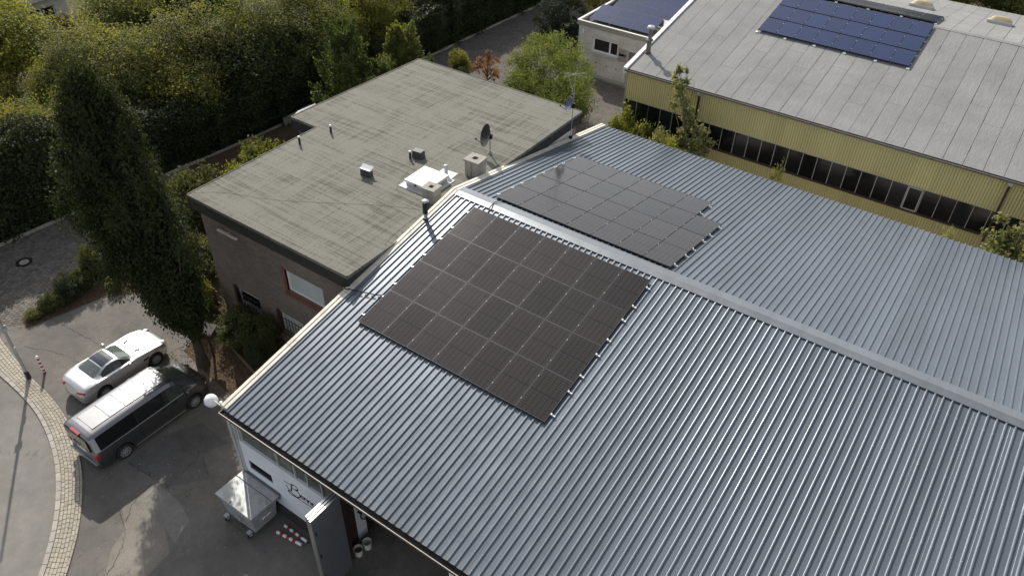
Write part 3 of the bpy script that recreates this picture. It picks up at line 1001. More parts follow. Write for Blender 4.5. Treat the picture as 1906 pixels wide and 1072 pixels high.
# big window with the roller shutter down
w1 = MB().box((-4.12, -6.08, 3.58), (-2.08, -6.05, 4.56)).build('window', 'shutter', house)
MB().box((-4.2, -6.12, 3.5), (-4.12, -6.0, 4.62)).box((-2.08, -6.12, 3.5), (-2.0, -6.0, 4.62)).box((-4.12, -6.12, 3.5), (-2.08, -6.0, 3.58)).box((-4.12, -6.12, 4.56), (-2.08, -6.0, 4.62)).build('frame', 'white', w1)
for z in np.arange(3.66, 4.5, .09):
    MB().box((-4.11, -6.09, z), (-2.09, -6.081, z + .012)).build('shutter_slat', 'lightgrey', w1)
MB().box((-4.3, -6.32, 3.34), (-1.9, -6.0, 3.5), tilt=('X', R(10))).build('sill', 'redbrick', house)
MB().box((-4.36, -6.23, 3.5), (-4.2, -6.03, 4.7)).build('reveal', 'redbrick', house)
# two barred windows
for hx in holes[1:]:
    a, b, z0, z1 = hx
    w = MB().box((a + .06, -6.06, z0 + .06), (b - .06, -6.03, z1 - .06)).build('window', 'glass', house)
    MB().box((a, -6.1, z0), (a + .07, -5.98, z1)).box((b - .07, -6.1, z0), (b, -5.98, z1)).box((a + .07, -6.1, z0), (b - .07, -5.98, z0 + .07)).box((a + .07, -6.1, z1 - .18), (b - .07, -5.98, z1)).build('frame', 'white', w)
    cur = MB().box((a + .1, -6.075, z0 + .1), (b - .1, -6.062, z0 + (.34 if hx is holes[1] else 1.0))).build('curtain', 'lightgrey', w)
    MB().box((a - .12, -6.3, z0 - .02), (a + .02, -6.15, z1 + .12)).build('side_shutter', 'darkwood', house)
    g = MB()
    for k in range(8):
        x = a + .05 + (b - a - .1) * k / 7
        g.cyl((x, -6.28, z0 - .1), (x, -6.28, z1 - .12), .013, n=6)
        if k < 7:
            xm = x + (b - a - .1) / 14
            pts = [(xm + .07 * math.sin(q * 2), -6.28, z0 + .25 + q * .1) for q in np.linspace(0, 5, 11)]
            g.tube(pts, .008, 4)
    for z in (z0 - .06, z0 + .3, z1 - .2):
        g.cyl((a - .05, -6.28, z), (b + .05, -6.28, z), .015, n=6)
    for x in (a - .04, b + .04):
        g.cyl((x, -6.28, z0), (x, -6.16, z0), .015, n=6).cyl((x, -6.28, z1 - .2), (x, -6.16, z1 - .2), .015, n=6)
    g.build('window_grille', 'blackiron', house)
MB().box((-8.12, -6.36, 5.0), (-6.9, -6.26, 5.08)).box((-7.6, -6.27, 5.02), (-7.5, -6.19, 5.06)).build('tube_lamp', 'cream', house)
MB().tube([(-.62, -6.25, 5.55), (-.62, -6.26, 3), (-.62, -6.26, .1)], .045, 8).build('downpipe', 'lightgrey', house, True)
# white paint bucket edge: foil-wrapped corner gutter at the step of the roof
MB().tube([(-11.45, 1.2, HZ - .1), (-11.62, 1.9, HZ - .08), (-11.66, 3.0, HZ - .1)], [.06, .09, .05], 8).build('corner_gutter', 'alu', house, True)

# ---- things on the house roof
def vent(x, y, lab, h=.38, r=.055):
    v = thing('vent_pipe', lab, 'vent pipe', (x, y, HZ), 0, 'vent pipes on the flat roof')
    MB().cyl((0, 0, 0), (0, 0, h), r, n=12).build('pipe', 'blackpipe', v, True)
    MB().lathe([(.001, h + .06), (r * .9, h + .045), (r * 1.15, h - .01), (r * 1.1, h - .02)], n=12).build('cap', 'white', v, True)
    MB().lathe([(r, .02), (r * 2.1, .002)], n=12).build('collar', 'bitumen', v)
vent(-9.02, -.5, 'black vent pipe with white cap nearest the left roof edge')
vent(-8.66, 1.18, 'black vent pipe with white cap by the step of the flat roof')
vent(-3.98, 1.6, 'black vent pipe with white cap beside the three-holed vent block')
bl = thing('vent_block', 'dark grey vent block with three holes on the flat roof', 'vent', (-3.78, 1.95, HZ), R(8))
MB().box((-.27, -.17, 0), (.27, .17, .36), taper=.9).build('block', 'dishgrey', bl, bevel=.01)
for k in (-1, 0, 1):
    MB().box((k * .15 - .05, -.09, .352), (k * .15 + .05, .09, .366)).build('hole', 'black', bl)
cp = thing('roof_vent', 'dark vent box with white sheet cover on the flat roof', 'vent', (-4.58, -.66, HZ), R(4))
MB().box((-.25, -.14, 0), (.25, .14, .34), taper=.95).build('housing', 'dishgrey', cp)
MB().box((-.3, -.06, .345), (.3, .2, .375), tilt=('X', R(28))).box((-.3, -.2, .345), (.3, -.06, .37), tilt=('X', R(-28))).build('cover', 'alu', cp)
ha = thing('roof_hatch', 'white square roof hatch in a pale flange on the flat roof', 'roof hatch', (-2.0, .42, HZ), R(1))
MB().box((-.88, -.9, 0), (.88, .9, .03)).build('flange', 'lightgrey', ha)
MB().box((-.62, -.66, .03), (.62, .66, .22)).build('upstand', 'lightgrey', ha)
MB().box((-.68, -.72, .22), (.68, .72, .32)).build('lid', 'white', ha, bevel=.02)
MB().box((-.1, -.76, .2), (.02, -.72, .28)).build('latch', 'blackiron', ha)
pp = thing('plated_vent', 'grey plastic vent pipe on a pale square plate', 'vent pipe', (-1.78, 1.5, HZ), R(6))
MB().box((-.42, -.36, 0), (.42, .36, .02)).build('plate', 'lightgrey', pp, bevel=.01)
MB().cyl((0, 0, .02), (0, 0, .42), .07, n=14).build('pipe', 'greypipe', pp, True)
MB().lathe([(.001, .52), (.08, .5), (.11, .44), (.08, .4)], n=14).build('cap', 'greypipe', pp, True)
def chimney(x, y, w, h, lab, rz=0.):
    c = thing('chimney', lab, 'chimney', (x, y, HZ), rz, 'chimneys on the flat roof')
    MB().box((-w, -w * .9, 0), (w, w * .9, h)).build('shaft', 'concrete', c, bevel=.012)
    t = w * 1.13
    q = w * .34
    MB().box((-t, -t * .92, h), (-q, t * .92, h + .09)).box((q, -t * .92, h), (t, t * .92, h + .09)).box((-q, -t * .92, h), (q, -q, h + .09)).box((-q, q, h), (q, t * .92, h + .09)).build('crown', 'concrete', c)
    MB().box((-q + .004, -q + .004, h - .02), (q - .004, q - .004, h + .01)).build('flue_hole', 'black', c)
    MB().box((-w * .04, -w * .9 - .004, 0), (w * .04, -w * .9, h)).build('joint', 'gutterdark', c)
chimney(-.78, 2.35, .36, .72, 'larger grey concrete chimney near the satellite dish', R(3))
chimney(-.95, -.5, .3, .6, 'smaller grey concrete chimney beside the white roof hatch', R(4))
fl = thing('flue_pipe', 'black and steel flue pipe standing at the edge of the metal roof', 'flue', (.02, -2.05, 6.5))
MB().lathe([(.16, -.05), (.15, .02), (.10, .1), (.085, .12)], n=16).build('collar', 'black', fl, True)
MB().cyl((0, 0, .1), (0, 0, .36), .082, n=16).build('steel_section', 'galv', fl, True)
MB().cyl((0, 0, .36), (0, 0, .86), .105, n=16).build('black_section', 'blackpipe', fl, True)
MB().lathe([(.001, 1.0), (.1, .985), (.13, .95), (.125, .9), (.08, .86)], n=16).build('cap', 'lightgrey', fl, True)
MB().box((-.24, -.25, -.16), (.2, .25, -.03), tilt=('X', R(10))).build('base_flashing', 'lightgrey', fl)
sp = thing('small_flue', 'small black flue with white cap behind the flue pipe', 'flue', (-.62, -1.2, HZ))
MB().cyl((0, 0, 0), (0, 0, .42), .06, n=12).build('pipe', 'blackpipe', sp, True)
MB().lathe([(.001, .5), (.065, .48), (.07, .42)], n=12).build('cap', 'white', sp, True)

def dish(name, lab, loc, az, r, mast_h, m, z=.95):
    d = thing(name, lab, 'satellite dish', loc)
    if mast_h:
        MB().cyl((0, 0, 0), (0, 0, mast_h), .03, n=10).build('mast', 'galv', d, True)
        MB().lathe([(.12, .0), (.11, .03), (.04, .16), (.03, .16)], n=14).build('foot', 'concrete', d, True)
    mt = Matrix.Translation((0, 0, z)) @ Matrix.Rotation(az, 4, 'Z') @ Matrix.Rotation(R(-20), 4, 'Y')
    prof = [(.001, .0), (r * .35, .02), (r * .7, .075), (r, .155), (r * 1.02, .15), (r * .7, .06), (r * .35, .004), (.001, -.018)]
    mb = MB().lathe(prof, n=28)
    mb.v = [tuple(mt @ (Matrix.Rotation(R(90), 4, 'Y') @ Vector((q[0], q[1], q[2])) + Vector((.1, 0, 0)))) for q in mb.v]
    mb.build('reflector', m, d, True)
    tip = mt @ Vector((.62, 0, -r * .55))
    MB().tube([mt @ Vector((.16, 0, -r * .92)), tip], .014, 6).build('feed_arm', 'blackiron', d)
    MB().cyl(tip + Vector((0, 0, -.02)), tip + Vector((.0, 0, .1)), .04, n=8).build('receiver', 'dishgrey', d)
    MB().box((-.05, -.06, z - .12), (.1, .06, z + .12)).build('bracket', 'blackiron', d)
    return d
dish('satellite_dish', 'large dark satellite dish on a mast in the flat roof', (-1.33, 4.2, HZ), R(233), .52, 1.28, 'dishblack', .92)
# antenna mast with its smaller dish
am = thing('antenna_mast', 'tall thin antenna mast with rod aerials at the far end of the flat roof', 'antenna', (-.06, 9.45, 5.2))
MB().cyl((0, 0, 0), (0, 0, 3.6), .02, n=8).build('mast', 'galv', am, True)
for k, (az_, L) in enumerate(((8, .62), (62, .6), (35, .55), (100, .35))):
    yg = Matrix.Translation((0, 0, 3.5 + .03 * k)) @ Matrix.Rotation(R(az_), 4, 'Z')
    MB().tube([yg @ Vector((-L, 0, .0)), yg @ Vector((L, 0, 0))], .0075, 5).build('aerial_rod', 'mullion', am)
y2 = Matrix.Translation((0, 0, 2.4)) @ Matrix.Rotation(R(160), 4, 'Z') @ Matrix.Rotation(R(-60), 4, 'Y')
MB().tube([y2 @ Vector((-.1, 0, 0)), y2 @ Vector((1.2, 0, 0))], .012, 6).build('boom', 'mullion', am)
for q in np.linspace(.1, 1.15, 7):
    MB().tube([y2 @ Vector((q, -.12, 0)), y2 @ Vector((q, .12, 0))], .008, 5).build('aerial_rod', 'mullion', am)
MB().box((-.08, -.06, .0), (.06, .08, .2)).build('wall_clamp', 'blackiron', am)
dish('satellite_dish', 'small blue-grey satellite dish fixed to the antenna mast', (-.06, 9.45, 7.1), R(226), .38, 0, 'dishblue', .0)
# thin wires lying on the roof
def wire(label, pts, r=.0035, z=HZ + .012):
    o = MB().tube([(x, y, z) for x, y in smoothline(pts, 40)], r, 5).build('roof_wire', 'rubber')
    tag(o, label, 'wire', 'wires lying on the flat roof')
wire('thin black wire running across the flat roof from its left corner to the flue', [(-9.45, -6.2), (-8.6, -5.4), (-6.4, -4.6), (-4.6, -3.5), (-2.6, -2.2), (-1.4, -1.6), (-.7, -1.3)])
wire('thin black wire looping round the white roof hatch', [(-3.9, 1.5), (-3.3, .7), (-3.05, -.3), (-2.6, -.9), (-1.7, -1.15), (-.75, -1.2)])
wire('thin black wire from the flue down to the near roof corner', [(-.6, -1.3), (-.7, -2.2), (-.55, -3.2), (-.45, -4.0), (-.25, -4.2)], .0035)

# ------------------------------------------------------------------ yellow corrugated hall
YE, ZY, KY, YR = 18.45, 5.5, .193, 30.4
ZR = ZY + KY * (YR - YE)
XA, XB = -1.75, 27.0
yh = thing('yellow_hall', 'long hall clad in ochre corrugated sheet with grey membrane roof', 'building', (0, 0, 0))
WY = 18.66
def cladmesh(name, z0, z1):
    p, prof = .14, []
    for i in range(7):
        a = i * p
        prof += [(a, 0), (a + .088, 0), (a + .098, .05), (a + .130, .05)]
    prof.append((.98, 0))
    me = MB()
    n = len(prof)
    me.add([(x, y, z0) for x, y in prof] + [(x, y, z1) for x, y in prof], [(i, i + 1, n + i + 1, n + i) for i in range(n - 1)])
    return matmesh(me, name, 'clad')
CU, CD = cladmesh('upper_cladding', 3.56, 5.36), cladmesh('lower_cladding', .05, 2.06)
for i in range(29):
    inst('cladding_sheet', CU, yh, (XA + .06 + i * .981, WY, 0))
    inst('cladding_sheet', CD, yh, (XA + .06 + i * .981, WY, 0))
MB().box((XA, WY - .06, 0), (XA + .055, WY + .1, 5.4)).build('corner_trim', 'mullion', yh)
MB().box((XA, WY + .21, 0), (XB, WY + .4, 5.4)).build('backing_wall', 'slate', yh)
MB().extrude([(WY + .1, 0), (46.4, 0), (46.4, ZR - KY * 16 - .1), (YR, ZR - .12), (WY + .1, ZY - .1)], 'X', XA + .06, XA + .2).build('gable_wall', 'whitebrick', yh)
MB().extrude([(WY + .41, 0), (46.4, 0), (46.4, ZR - KY * 16 - .1), (YR, ZR - .12), (WY + .41, ZY - .1)], 'X', XB - .2, XB - .05).build('gable_wall', 'whitebrick', yh)
MB().box((XA, WY - .05, 2.06), (XB, WY + .2, 2.15)).build('window_sill', 'rust', yh)
MB().box((XA + .056, WY - .02, 3.53), (XB, WY + .2, 3.56)).build('window_head', 'mullion', yh)
pane = matmesh(MB().box((.018, 0, 2.155), (.777, .02, 3.528)), 'pane', 'glass')
bar = matmesh(MB().box((-.017, -.03, 2.152), (.017, .03, 3.529)), 'bar', 'mullion')
for k in range(36):
    x = XA + .07 + .795 * k
    po = inst('window_pane', pane, yh, (x, WY + .07, 0), (R(random.Random(k).gauss(0, .5)), 0, R(random.Random(k + 99).gauss(0, .4))))
    inst('glazing_bar', bar, yh, (x, WY + .07, 0))
    if k in (21,):
        MB().box((.03, -.07, 2.17), (.09, -.035, 3.51)).box((.70, -.07, 2.17), (.76, -.035, 3.51)).box((.09, -.07, 2.17), (.70, -.035, 2.23)).box((.09, -.07, 3.45), (.70, -.035, 3.51)).build('opening_sash', 'mullion', po)
# gutter, eaves trim, downpipes
MB().box((XA - .05, YE - .12, ZY - .13), (XB, YE - .10, ZY - .02)).box((XA - .05, YE - .10, ZY - .13), (XB, YE + .02, ZY - .115)).build('gutter', 'gutterdark', yh)
MB().box((XA - .05, YE - .135, ZY - .045), (XB, YE - .122, ZY - .02)).build('gutter_lip', 'zinclip', yh)
MB().box((XA, YE + .03, ZY - .2), (XB, WY + .1, ZY - .03)).build('eaves_board', 'gutterdark', yh)
for xx, mt in ((3.0, 'mullion'), (19.2, 'rust')):
    MB().tube([(xx, YE - .05, ZY - .12), (xx, YE - .03, ZY - .35), (xx, WY - .09, ZY - .6), (xx, WY - .09, 2.4), (xx, WY - .1, .1)], .055, 8).build('downpipe', 'blackiron' if mt == 'mullion' else 'rust', yh, True)
    MB().box((xx - .1, YE - .11, ZY - .32), (xx + .1, YE - .0, ZY - .135)).build('hopper', 'mullion', yh)
MB().box((17.9, WY - .08, .9), (19.0, WY - .04, 1.32)).build('wall_panel', 'mullion', yh)
# white verge along the left gable
for ya, yb, za, zb in ((YE - .1, YR, ZY - .02, ZR), (YR, 46.4, ZR, ZR - KY * 16)):
    v = []
    for y, z in ((ya, za), (yb, zb)):
        v += [(XA - .14, y, z - .22), (XA + .10, y, z - .22), (XA + .10, y, z + .11), (XA - .14, y, z + .11)]
    MB().add(v, [(0, 1, 2, 3), (7, 6, 5, 4), (0, 4, 5, 1), (1, 5, 6, 2), (2, 6, 7, 3), (3, 7, 4, 0)]).build('verge', 'verge_white', yh)
# roof deck and strips of roofing felt, lapped
MB().add([(XA + .06, YE, ZY - .03), (XB, YE, ZY - .03), (XB, YR, ZR - .03), (XA + .06, YR, ZR - .03), (XB, 46.4, ZR - KY * 16 - .03), (XA + .06, 46.4, ZR - KY * 16 - .03)], [(0, 1, 2, 3), (3, 2, 4, 5)]).build('roof_deck', 'seam', yh, recalc=False)
rnd = random.Random(8)
def felt(x0, x1, ya, yb, lift, far=False):
    def zz(y):
        return (ZY + KY * (y - YE)) if not far else (ZR - KY * (y - YR))
    e = .007
    vs, fs = [], []
    n = 6
    for k in range(n + 1):
        y = ya + (yb - ya) * k / n
        w = rnd.uniform(-.004, .004) if 0 < k < n else 0
        for xx, dz in ((x0 + rnd.uniform(-.006, .006), 0.), (x0 + rnd.uniform(-.006, .006), lift + e), (x1 - .12, lift + w), (x1, lift - .002)):
            vs.append((xx, y, zz(y) + dz))
    for k in range(n):
        for j in range(3):
            a = k * 4 + j
            fs.append((a, a + 4, a + 5, a + 1))
    fs.append((0, 1, 2, 3))
    return MB().add(vs, fs)
for i in range(31):
    x0 = XA + .1 + i * .93
    x1 = x0 + .93 - .02 - .008 * ((i * .77) % 1)
    if x0 > XB:
        break
    c = [YE] + sorted([YE + (2.4 + 3.7 * ((i * .618) % 1)), YE + 6.4 + 3.6 * ((i * .37 + .2) % 1)]) + [YR - .02]
    for k in range(3):
        felt(x0, x1, c[k] + (.008 if k else 0), c[k + 1], .008 + .003 * (k % 2)).build('roofing_strip', 'membrane', yh)
    felt(x0, x1, YR + .02, 46.3, .008, True).build('roofing_strip', 'membrane', yh)
MB().add([(XA + .1, YR - .25, ZR - .05 + .03), (XB, YR - .25, ZR - .05 + .03), (XB, YR, ZR + .03), (XA + .1, YR, ZR + .03), (XB, YR + .25, ZR - .02), (XA + .1, YR + .25, ZR - .02)], [(0, 1, 2, 3), (3, 2, 4, 5)]).build('ridge_strip', 'membrane', yh, recalc=False)
# its flue, solar arrays and dome skylights
yf = thing('chimney_pipe', 'weathered chimney pipe with collar and hat on the yellow hall roof', 'chimney', (-1.4, 20.45, ZY + KY * 2.0))
MB().lathe([(.2, -.05), (.19, .05), (.14, .1)], n=16).build('foot', 'gutterdark', yf, True)
MB().cyl((0, 0, .05), (0, 0, .8), .14, n=16).build('lower_pipe', 'fluepipe', yf, True)
MB().lathe([(.14, .72), (.22, .78), (.22, .84), (.12, .9)], n=16).build('collar', 'fluepipe', yf, True)
MB().cyl((0, 0, .88), (0, 0, 1.55), .105, n=16).build('upper_pipe', 'fluepipe', yf, True)
MB().lathe([(.11, 1.5), (.24, 1.54), (.2, 1.64), (.001, 1.72)], n=16).build('hat', 'lightgrey', yf, True)
BW, BH = 1.1, 1.6
BG, BF = panelmesh('blue_module', BW, BH, 'pvblue'), framemesh('blue_frame', BW, BH, 'pvframe')
BK = panelmesh('grey_module', BW, BH, 'pvblue')
def roof_array(lab, far, x0, y0, nc, nr, up):
    a = thing('solar_array', lab, 'solar panels', (x0, y0, (ZY + KY * (y0 - YE)) if not far else (ZR - KY * (y0 - YR))))
    a.rotation_euler = (math.atan(KY) * (-1 if far else 1), 0, 0)
    for r in range(nr):
        for c in range(nc):
            p = inst('solar_panel', BG, a, (c * 1.11, r * 1.66, up), (R(rnd.gauss(0, .1)), R(rnd.gauss(0, .1)), 0))
            inst('frame', BF, p)
        for q in (.35, 1.25):
            MB().box((-.08, r * 1.66 + q - .02, up - .05), (nc * 1.11 + .06, r * 1.66 + q + .02, up - .01)).build('rail', 'alu', a)
            for c in range(1, nc):
                MB().box((c * 1.11 - .022, r * 1.66 + q - .025, up + .03), (c * 1.11 + .012, r * 1.66 + q + .025, up + .046)).build('clamp', 'alu', a)
    for k in range(6):
        MB().box((k * nc * 1.11 / 5 - .1, -.16, 0), (k * nc * 1.11 / 5 + .06, -.02, .07)).build('foot', 'white', a)
        for q in (1.2, 3.0, 4.6):
            MB().box((k * nc * 1.11 / 5 - .03, q - .03, .0), (k * nc * 1.11 / 5 + .03, q + .03, up - .04)).build('stand', 'alu', a)
roof_array('block of blue solar panels on the near slope of the grey hall roof', False, 3.42, 25.4, 8, 3, .13)
roof_array('grey-looking solar panels on the far slope of the grey hall roof', True, 2.3, 31.0, 9, 2, .13)
def skylight(x, y, lab):
    s = thing('dome_skylight', lab, 'skylight', (x, y, ZR - KY * (y - YR)))
    s.rotation_euler = (-math.atan(KY), 0, 0)
    MB().box((-.75, -.55, -.02), (.75, .55, .2)).build('curb', 'lightgrey', s)
    vs, fs = [], []
    n = 8
    for i in range(n + 1):
        for j in range(n + 1):
            u, v = i / n * 2 - 1, j / n * 2 - 1
            vs.append((u * .7, v * .5, .2 + .3 * (1 - u ** 4) * (1 - v ** 4)))
    for i in range(n):
        for j in range(n):
            a = i * (n + 1) + j
            fs.append((a, a + n + 1, a + n + 2, a + 1))
    MB().add(vs, fs).build('dome', 'skydome', s, True)
skylight(10.3, 38.1, 'domed skylight on the grey roof, the one nearer the solar panels')
skylight(15.2, 38.1, 'domed skylight on the grey roof, the one farther from the solar panels')

# ------------------------------------------------------------------ whitewashed brick annexe
an = thing('brick_annexe', 'low whitewashed brick annexe with solar panels on its flat roof', 'building', (0, 0, 0))
aw = MB()
wallholes(aw, -10.2, -1.95, 0, 3.62, [(-8.98, -6.85, 1.92, 2.94), (-6.02, -4.9, .1, 2.6)], 27.3, 27.6)
aw.box((-10.2, 27.6, 0), (-9.95, 45, 3.62))
aw.build('wall', 'whitebrick', an)
MB().box((-10.3, 27.18, 3.62), (-1.95, 27.4, 3.95)).box((-10.3, 27.4, 3.62), (-10.1, 45, 3.95)).build('parapet', 'concrete', an)
MB().box((-10.32, 27.16, 3.95), (-1.95, 27.27, 3.985)).box((-10.32, 27.27, 3.95), (-10.16, 45, 3.985)).build('coping', 'verge_white', an)
MB().box((-9.95, 27.6, 3.5), (-1.95, 45, 3.72)).build('roof', 'bitumen', an)
aw1 = MB().box((-8.86, 27.42, 2.02), (-7.62, 27.44, 2.84)).build('window', 'glass', an)
MB().box((-8.98, 27.38, 1.92), (-8.86, 27.5, 2.94)).box((-7.62, 27.38, 2.02), (-7.5, 27.5, 2.84)).box((-6.95, 27.38, 1.92), (-6.85, 27.5, 2.94)).box((-8.86, 27.38, 1.92), (-6.95, 27.5, 2.02)).box((-8.86, 27.38, 2.84), (-6.95, 27.5, 2.94)).build('frame', 'white', aw1)
MB().box((-7.5, 27.42, 2.02), (-6.95, 27.44, 2.84)).build('pane', 'glass', aw1)
MB().box((-9.1, 27.14, 1.78), (-6.75, 27.34, 1.915)).build('sill', 'lightgrey', an)
lint = matmesh(MB().box((0, 0, 0), (.085, .03, .24)), 'soldier_brick', 'whitebrick')
for k in range(22):
    inst('lintel_brick', lint, an, (-8.98 + k * .098, 27.275, 2.955))
sg = MB().box((-6.74, 27.25, 1.72), (-6.08, 27.295, 2.62)).build('sign_board', 'signboard', an)
stx = MB()
for pts in ([(-6.68, 2.28), (-6.58, 2.28), (-6.58, 2.14), (-6.68, 2.14), (-6.68, 2.28)], [(-6.53, 2.14), (-6.53, 2.26)], [(-6.47, 2.14), (-6.47, 2.25), (-6.41, 2.25), (-6.41, 2.14), (-6.47, 2.14)], [(-6.41, 2.14), (-6.41, 2.33)], [(-6.35, 2.30), (-6.31, 2.14), (-6.26, 2.24), (-6.21, 2.14), (-6.15, 2.30)]):
    stroke(stx, pts, .075, 27.243)
stx.build('sign_lettering', 'signblue', sg, recalc=False)
dg = MB().box((-5.98, 27.42, .1), (-4.94, 27.46, 2.56)).build('door', 'doorgrey', an)
MB().box((-6.08, 27.28, .08), (-6.0, 27.4, 2.66)).build('door_frame', 'lightgrey', an)
MB().box((-9.9, 27.2, 3.05), (-9.75, 27.3, 3.35)).build('wall_lamp', 'white', an)
for k, (x, z) in enumerate(((-9.3, 1.1), (-8.6, 1.08), (-7.7, 1.0), (-6.9, 1.0))):
    MB().box((x, 27.28, z), (x + .09, 27.305, z + .06)).build('vent_hole', 'black', an)
MB().box((-10.0, 26.95, 0.), (-2.1, 27.29, .16)).build('plinth_strip', 'concrete', an)
TG, TF = panelmesh('tilted_module', 1.65, 1.0, 'pvblue'), framemesh('tilted_frame', 1.65, 1.0, 'pvedge')
def tilt_row(x0, y0, n, lab, tl=14):
    a = thing('tilted_solar_row', lab, 'solar panels', (x0, y0, 3.74))
    for c in range(n):
        for r in range(2):
            p = inst('solar_panel', TG, a, (c * 1.67, r * 1.01 * math.cos(R(tl)), .12 + r * 1.01 * math.sin(R(tl))), (R(tl), 0, 0))
            inst('frame', TF, p)
    for c in range(n + 1):
        MB().box((c * 1.67 - .03, .02, 0), (c * 1.67 + .02, .08, .12)).box((c * 1.67 - .03, 1.93, 0), (c * 1.67 + .02, 1.99, .58)).build('support', 'alu', a)
    MB().box((0, 2.0, .05), (n * 1.67, 2.02, .55), tilt=('X', R(-12))).build('wind_plate', 'galv', a)
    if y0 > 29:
        MB().box((.05, -.62, .05), (n * 1.67 - .05, -.03, .07), tilt=('X', R(16))).build('reflection_strip', 'lightgrey', a)  # added pale sheet standing in for light reflected by the lower panels
tilt_row(-9.85, 28.1, 3, 'front row of blue tilted solar panels on the brick annexe')
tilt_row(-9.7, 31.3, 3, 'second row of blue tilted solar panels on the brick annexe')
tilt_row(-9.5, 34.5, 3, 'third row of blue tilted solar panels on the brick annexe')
ub = MB().box((-3.9, 32.2, 3.72), (-2.5, 33.9, 4.2)).build('roof_box', 'white', an)

# ------------------------------------------------------------------ vehicles: lofted bodies, nose towards +Y
def interp(y, tab):
    xs = [a for a, _ in tab]
    ys = [b for _, b in tab]
    return float(np.interp(y, xs, ys))

def loft_car(root, stations, parts, m_body):
    """stations: list of (y, half profile [(x,z)...] from sill to top centre);
    parts(i,j,ym) names the object a strip of faces belongs to (None = body)"""
    n = len(stations[0][1])
    full = []
    for y, pr in stations:
        left = [(-x, y, z) for x, z in pr]
        right = [(x, y, z) for x, z in pr[:-1]][::-1]
        full.append(left + right)
    W = 2 * n - 1
    groups = {}
    for i in range(len(full) - 1):
        ym = (stations[i][0] + stations[i + 1][0]) / 2
        for j in range(W - 1):
            jj = j if j < n - 1 else 2 * n - 3 - j
            key = parts(i, jj, ym, -1 if j < n - 1 else 1)
            groups.setdefault(key, []).append((i * W + j, (i + 1) * W + j, (i + 1) * W + j + 1, i * W + j + 1))
    allv = [p for ring in full for p in ring]
    for e in (0, len(full) - 1):
        f = tuple(range(e * W, e * W + W))
        groups.setdefault(('body', m_body), []).append(f if e == 0 else f[::-1])
    for key, fs in groups.items():
        nm, mt = key[0], key[1]
        used = sorted({i for f in fs for i in f})
        mp = {a: b for b, a in enumerate(used)}
        mb = MB().add([allv[i] for i in used], [tuple(mp[i] for i in f) for f in fs])
        mb.build(nm, mt, root, True)

def wheel(root, x, y, r, w, spokes, side, rim_m='rim', face='rimdark'):
    t = thing_part(root, 'wheel', (x, y, r))
    s = side
    prof = [(r * .66, s * w * .5), (r * .92, s * w * .5), (r, s * w * .36), (r, -s * w * .36), (r * .92, -s * w * .5), (r * .66, -s * w * .5)]
    tyre = MB().lathe(prof, axis='X', n=30).build('wheel', 'rubber', root, True)
    tyre.location = (x, y, r)
    rm = MB()
    rm.lathe([(r * .70, s * w * .42), (r * .70, s * w * .5), (r * .64, s * w * .5), (r * .62, s * w * .3)], axis='X', n=30)
    for k in range(spokes):
        a = 2 * math.pi * k / spokes
        ca, sa = math.cos(a), math.sin(a)
        q = []
        for rr, hw in ((r * .1, .02), (r * .66, .011 if spokes > 12 else .022)):
            for e in (-1, 1):
                q.append((s * w * .46, rr * ca - e * hw * sa, rr * sa + e * hw * ca))
        q2 = [(p[0] - s * .03, p[1], p[2]) for p in q]
        rm.add(q + q2, [(0, 1, 3, 2), (4, 6, 7, 5), (0, 2, 6, 4), (1, 5, 7, 3), (2, 3, 7, 6)])
    rm.lathe([(.001, s * w * .5), (r * .14, s * w * .49), (r * .15, s * w * .4)], axis='X', n=14)
    rm.build('rim', rim_m, tyre, False)
    MB().lathe([(.001, s * w * .28), (r * .63, s * w * .28)], axis='X', n=24).build('brake_disc', face, tyre)
    return tyre
def thing_part(*a):
    return None

def arch(y, wheels, sill, Rr, zc):
    z = sill
    for yw in wheels:
        d = abs(y - yw)
        if d < Rr:
            z = max(z, zc + math.sqrt(Rr * Rr - d * d))
    return z

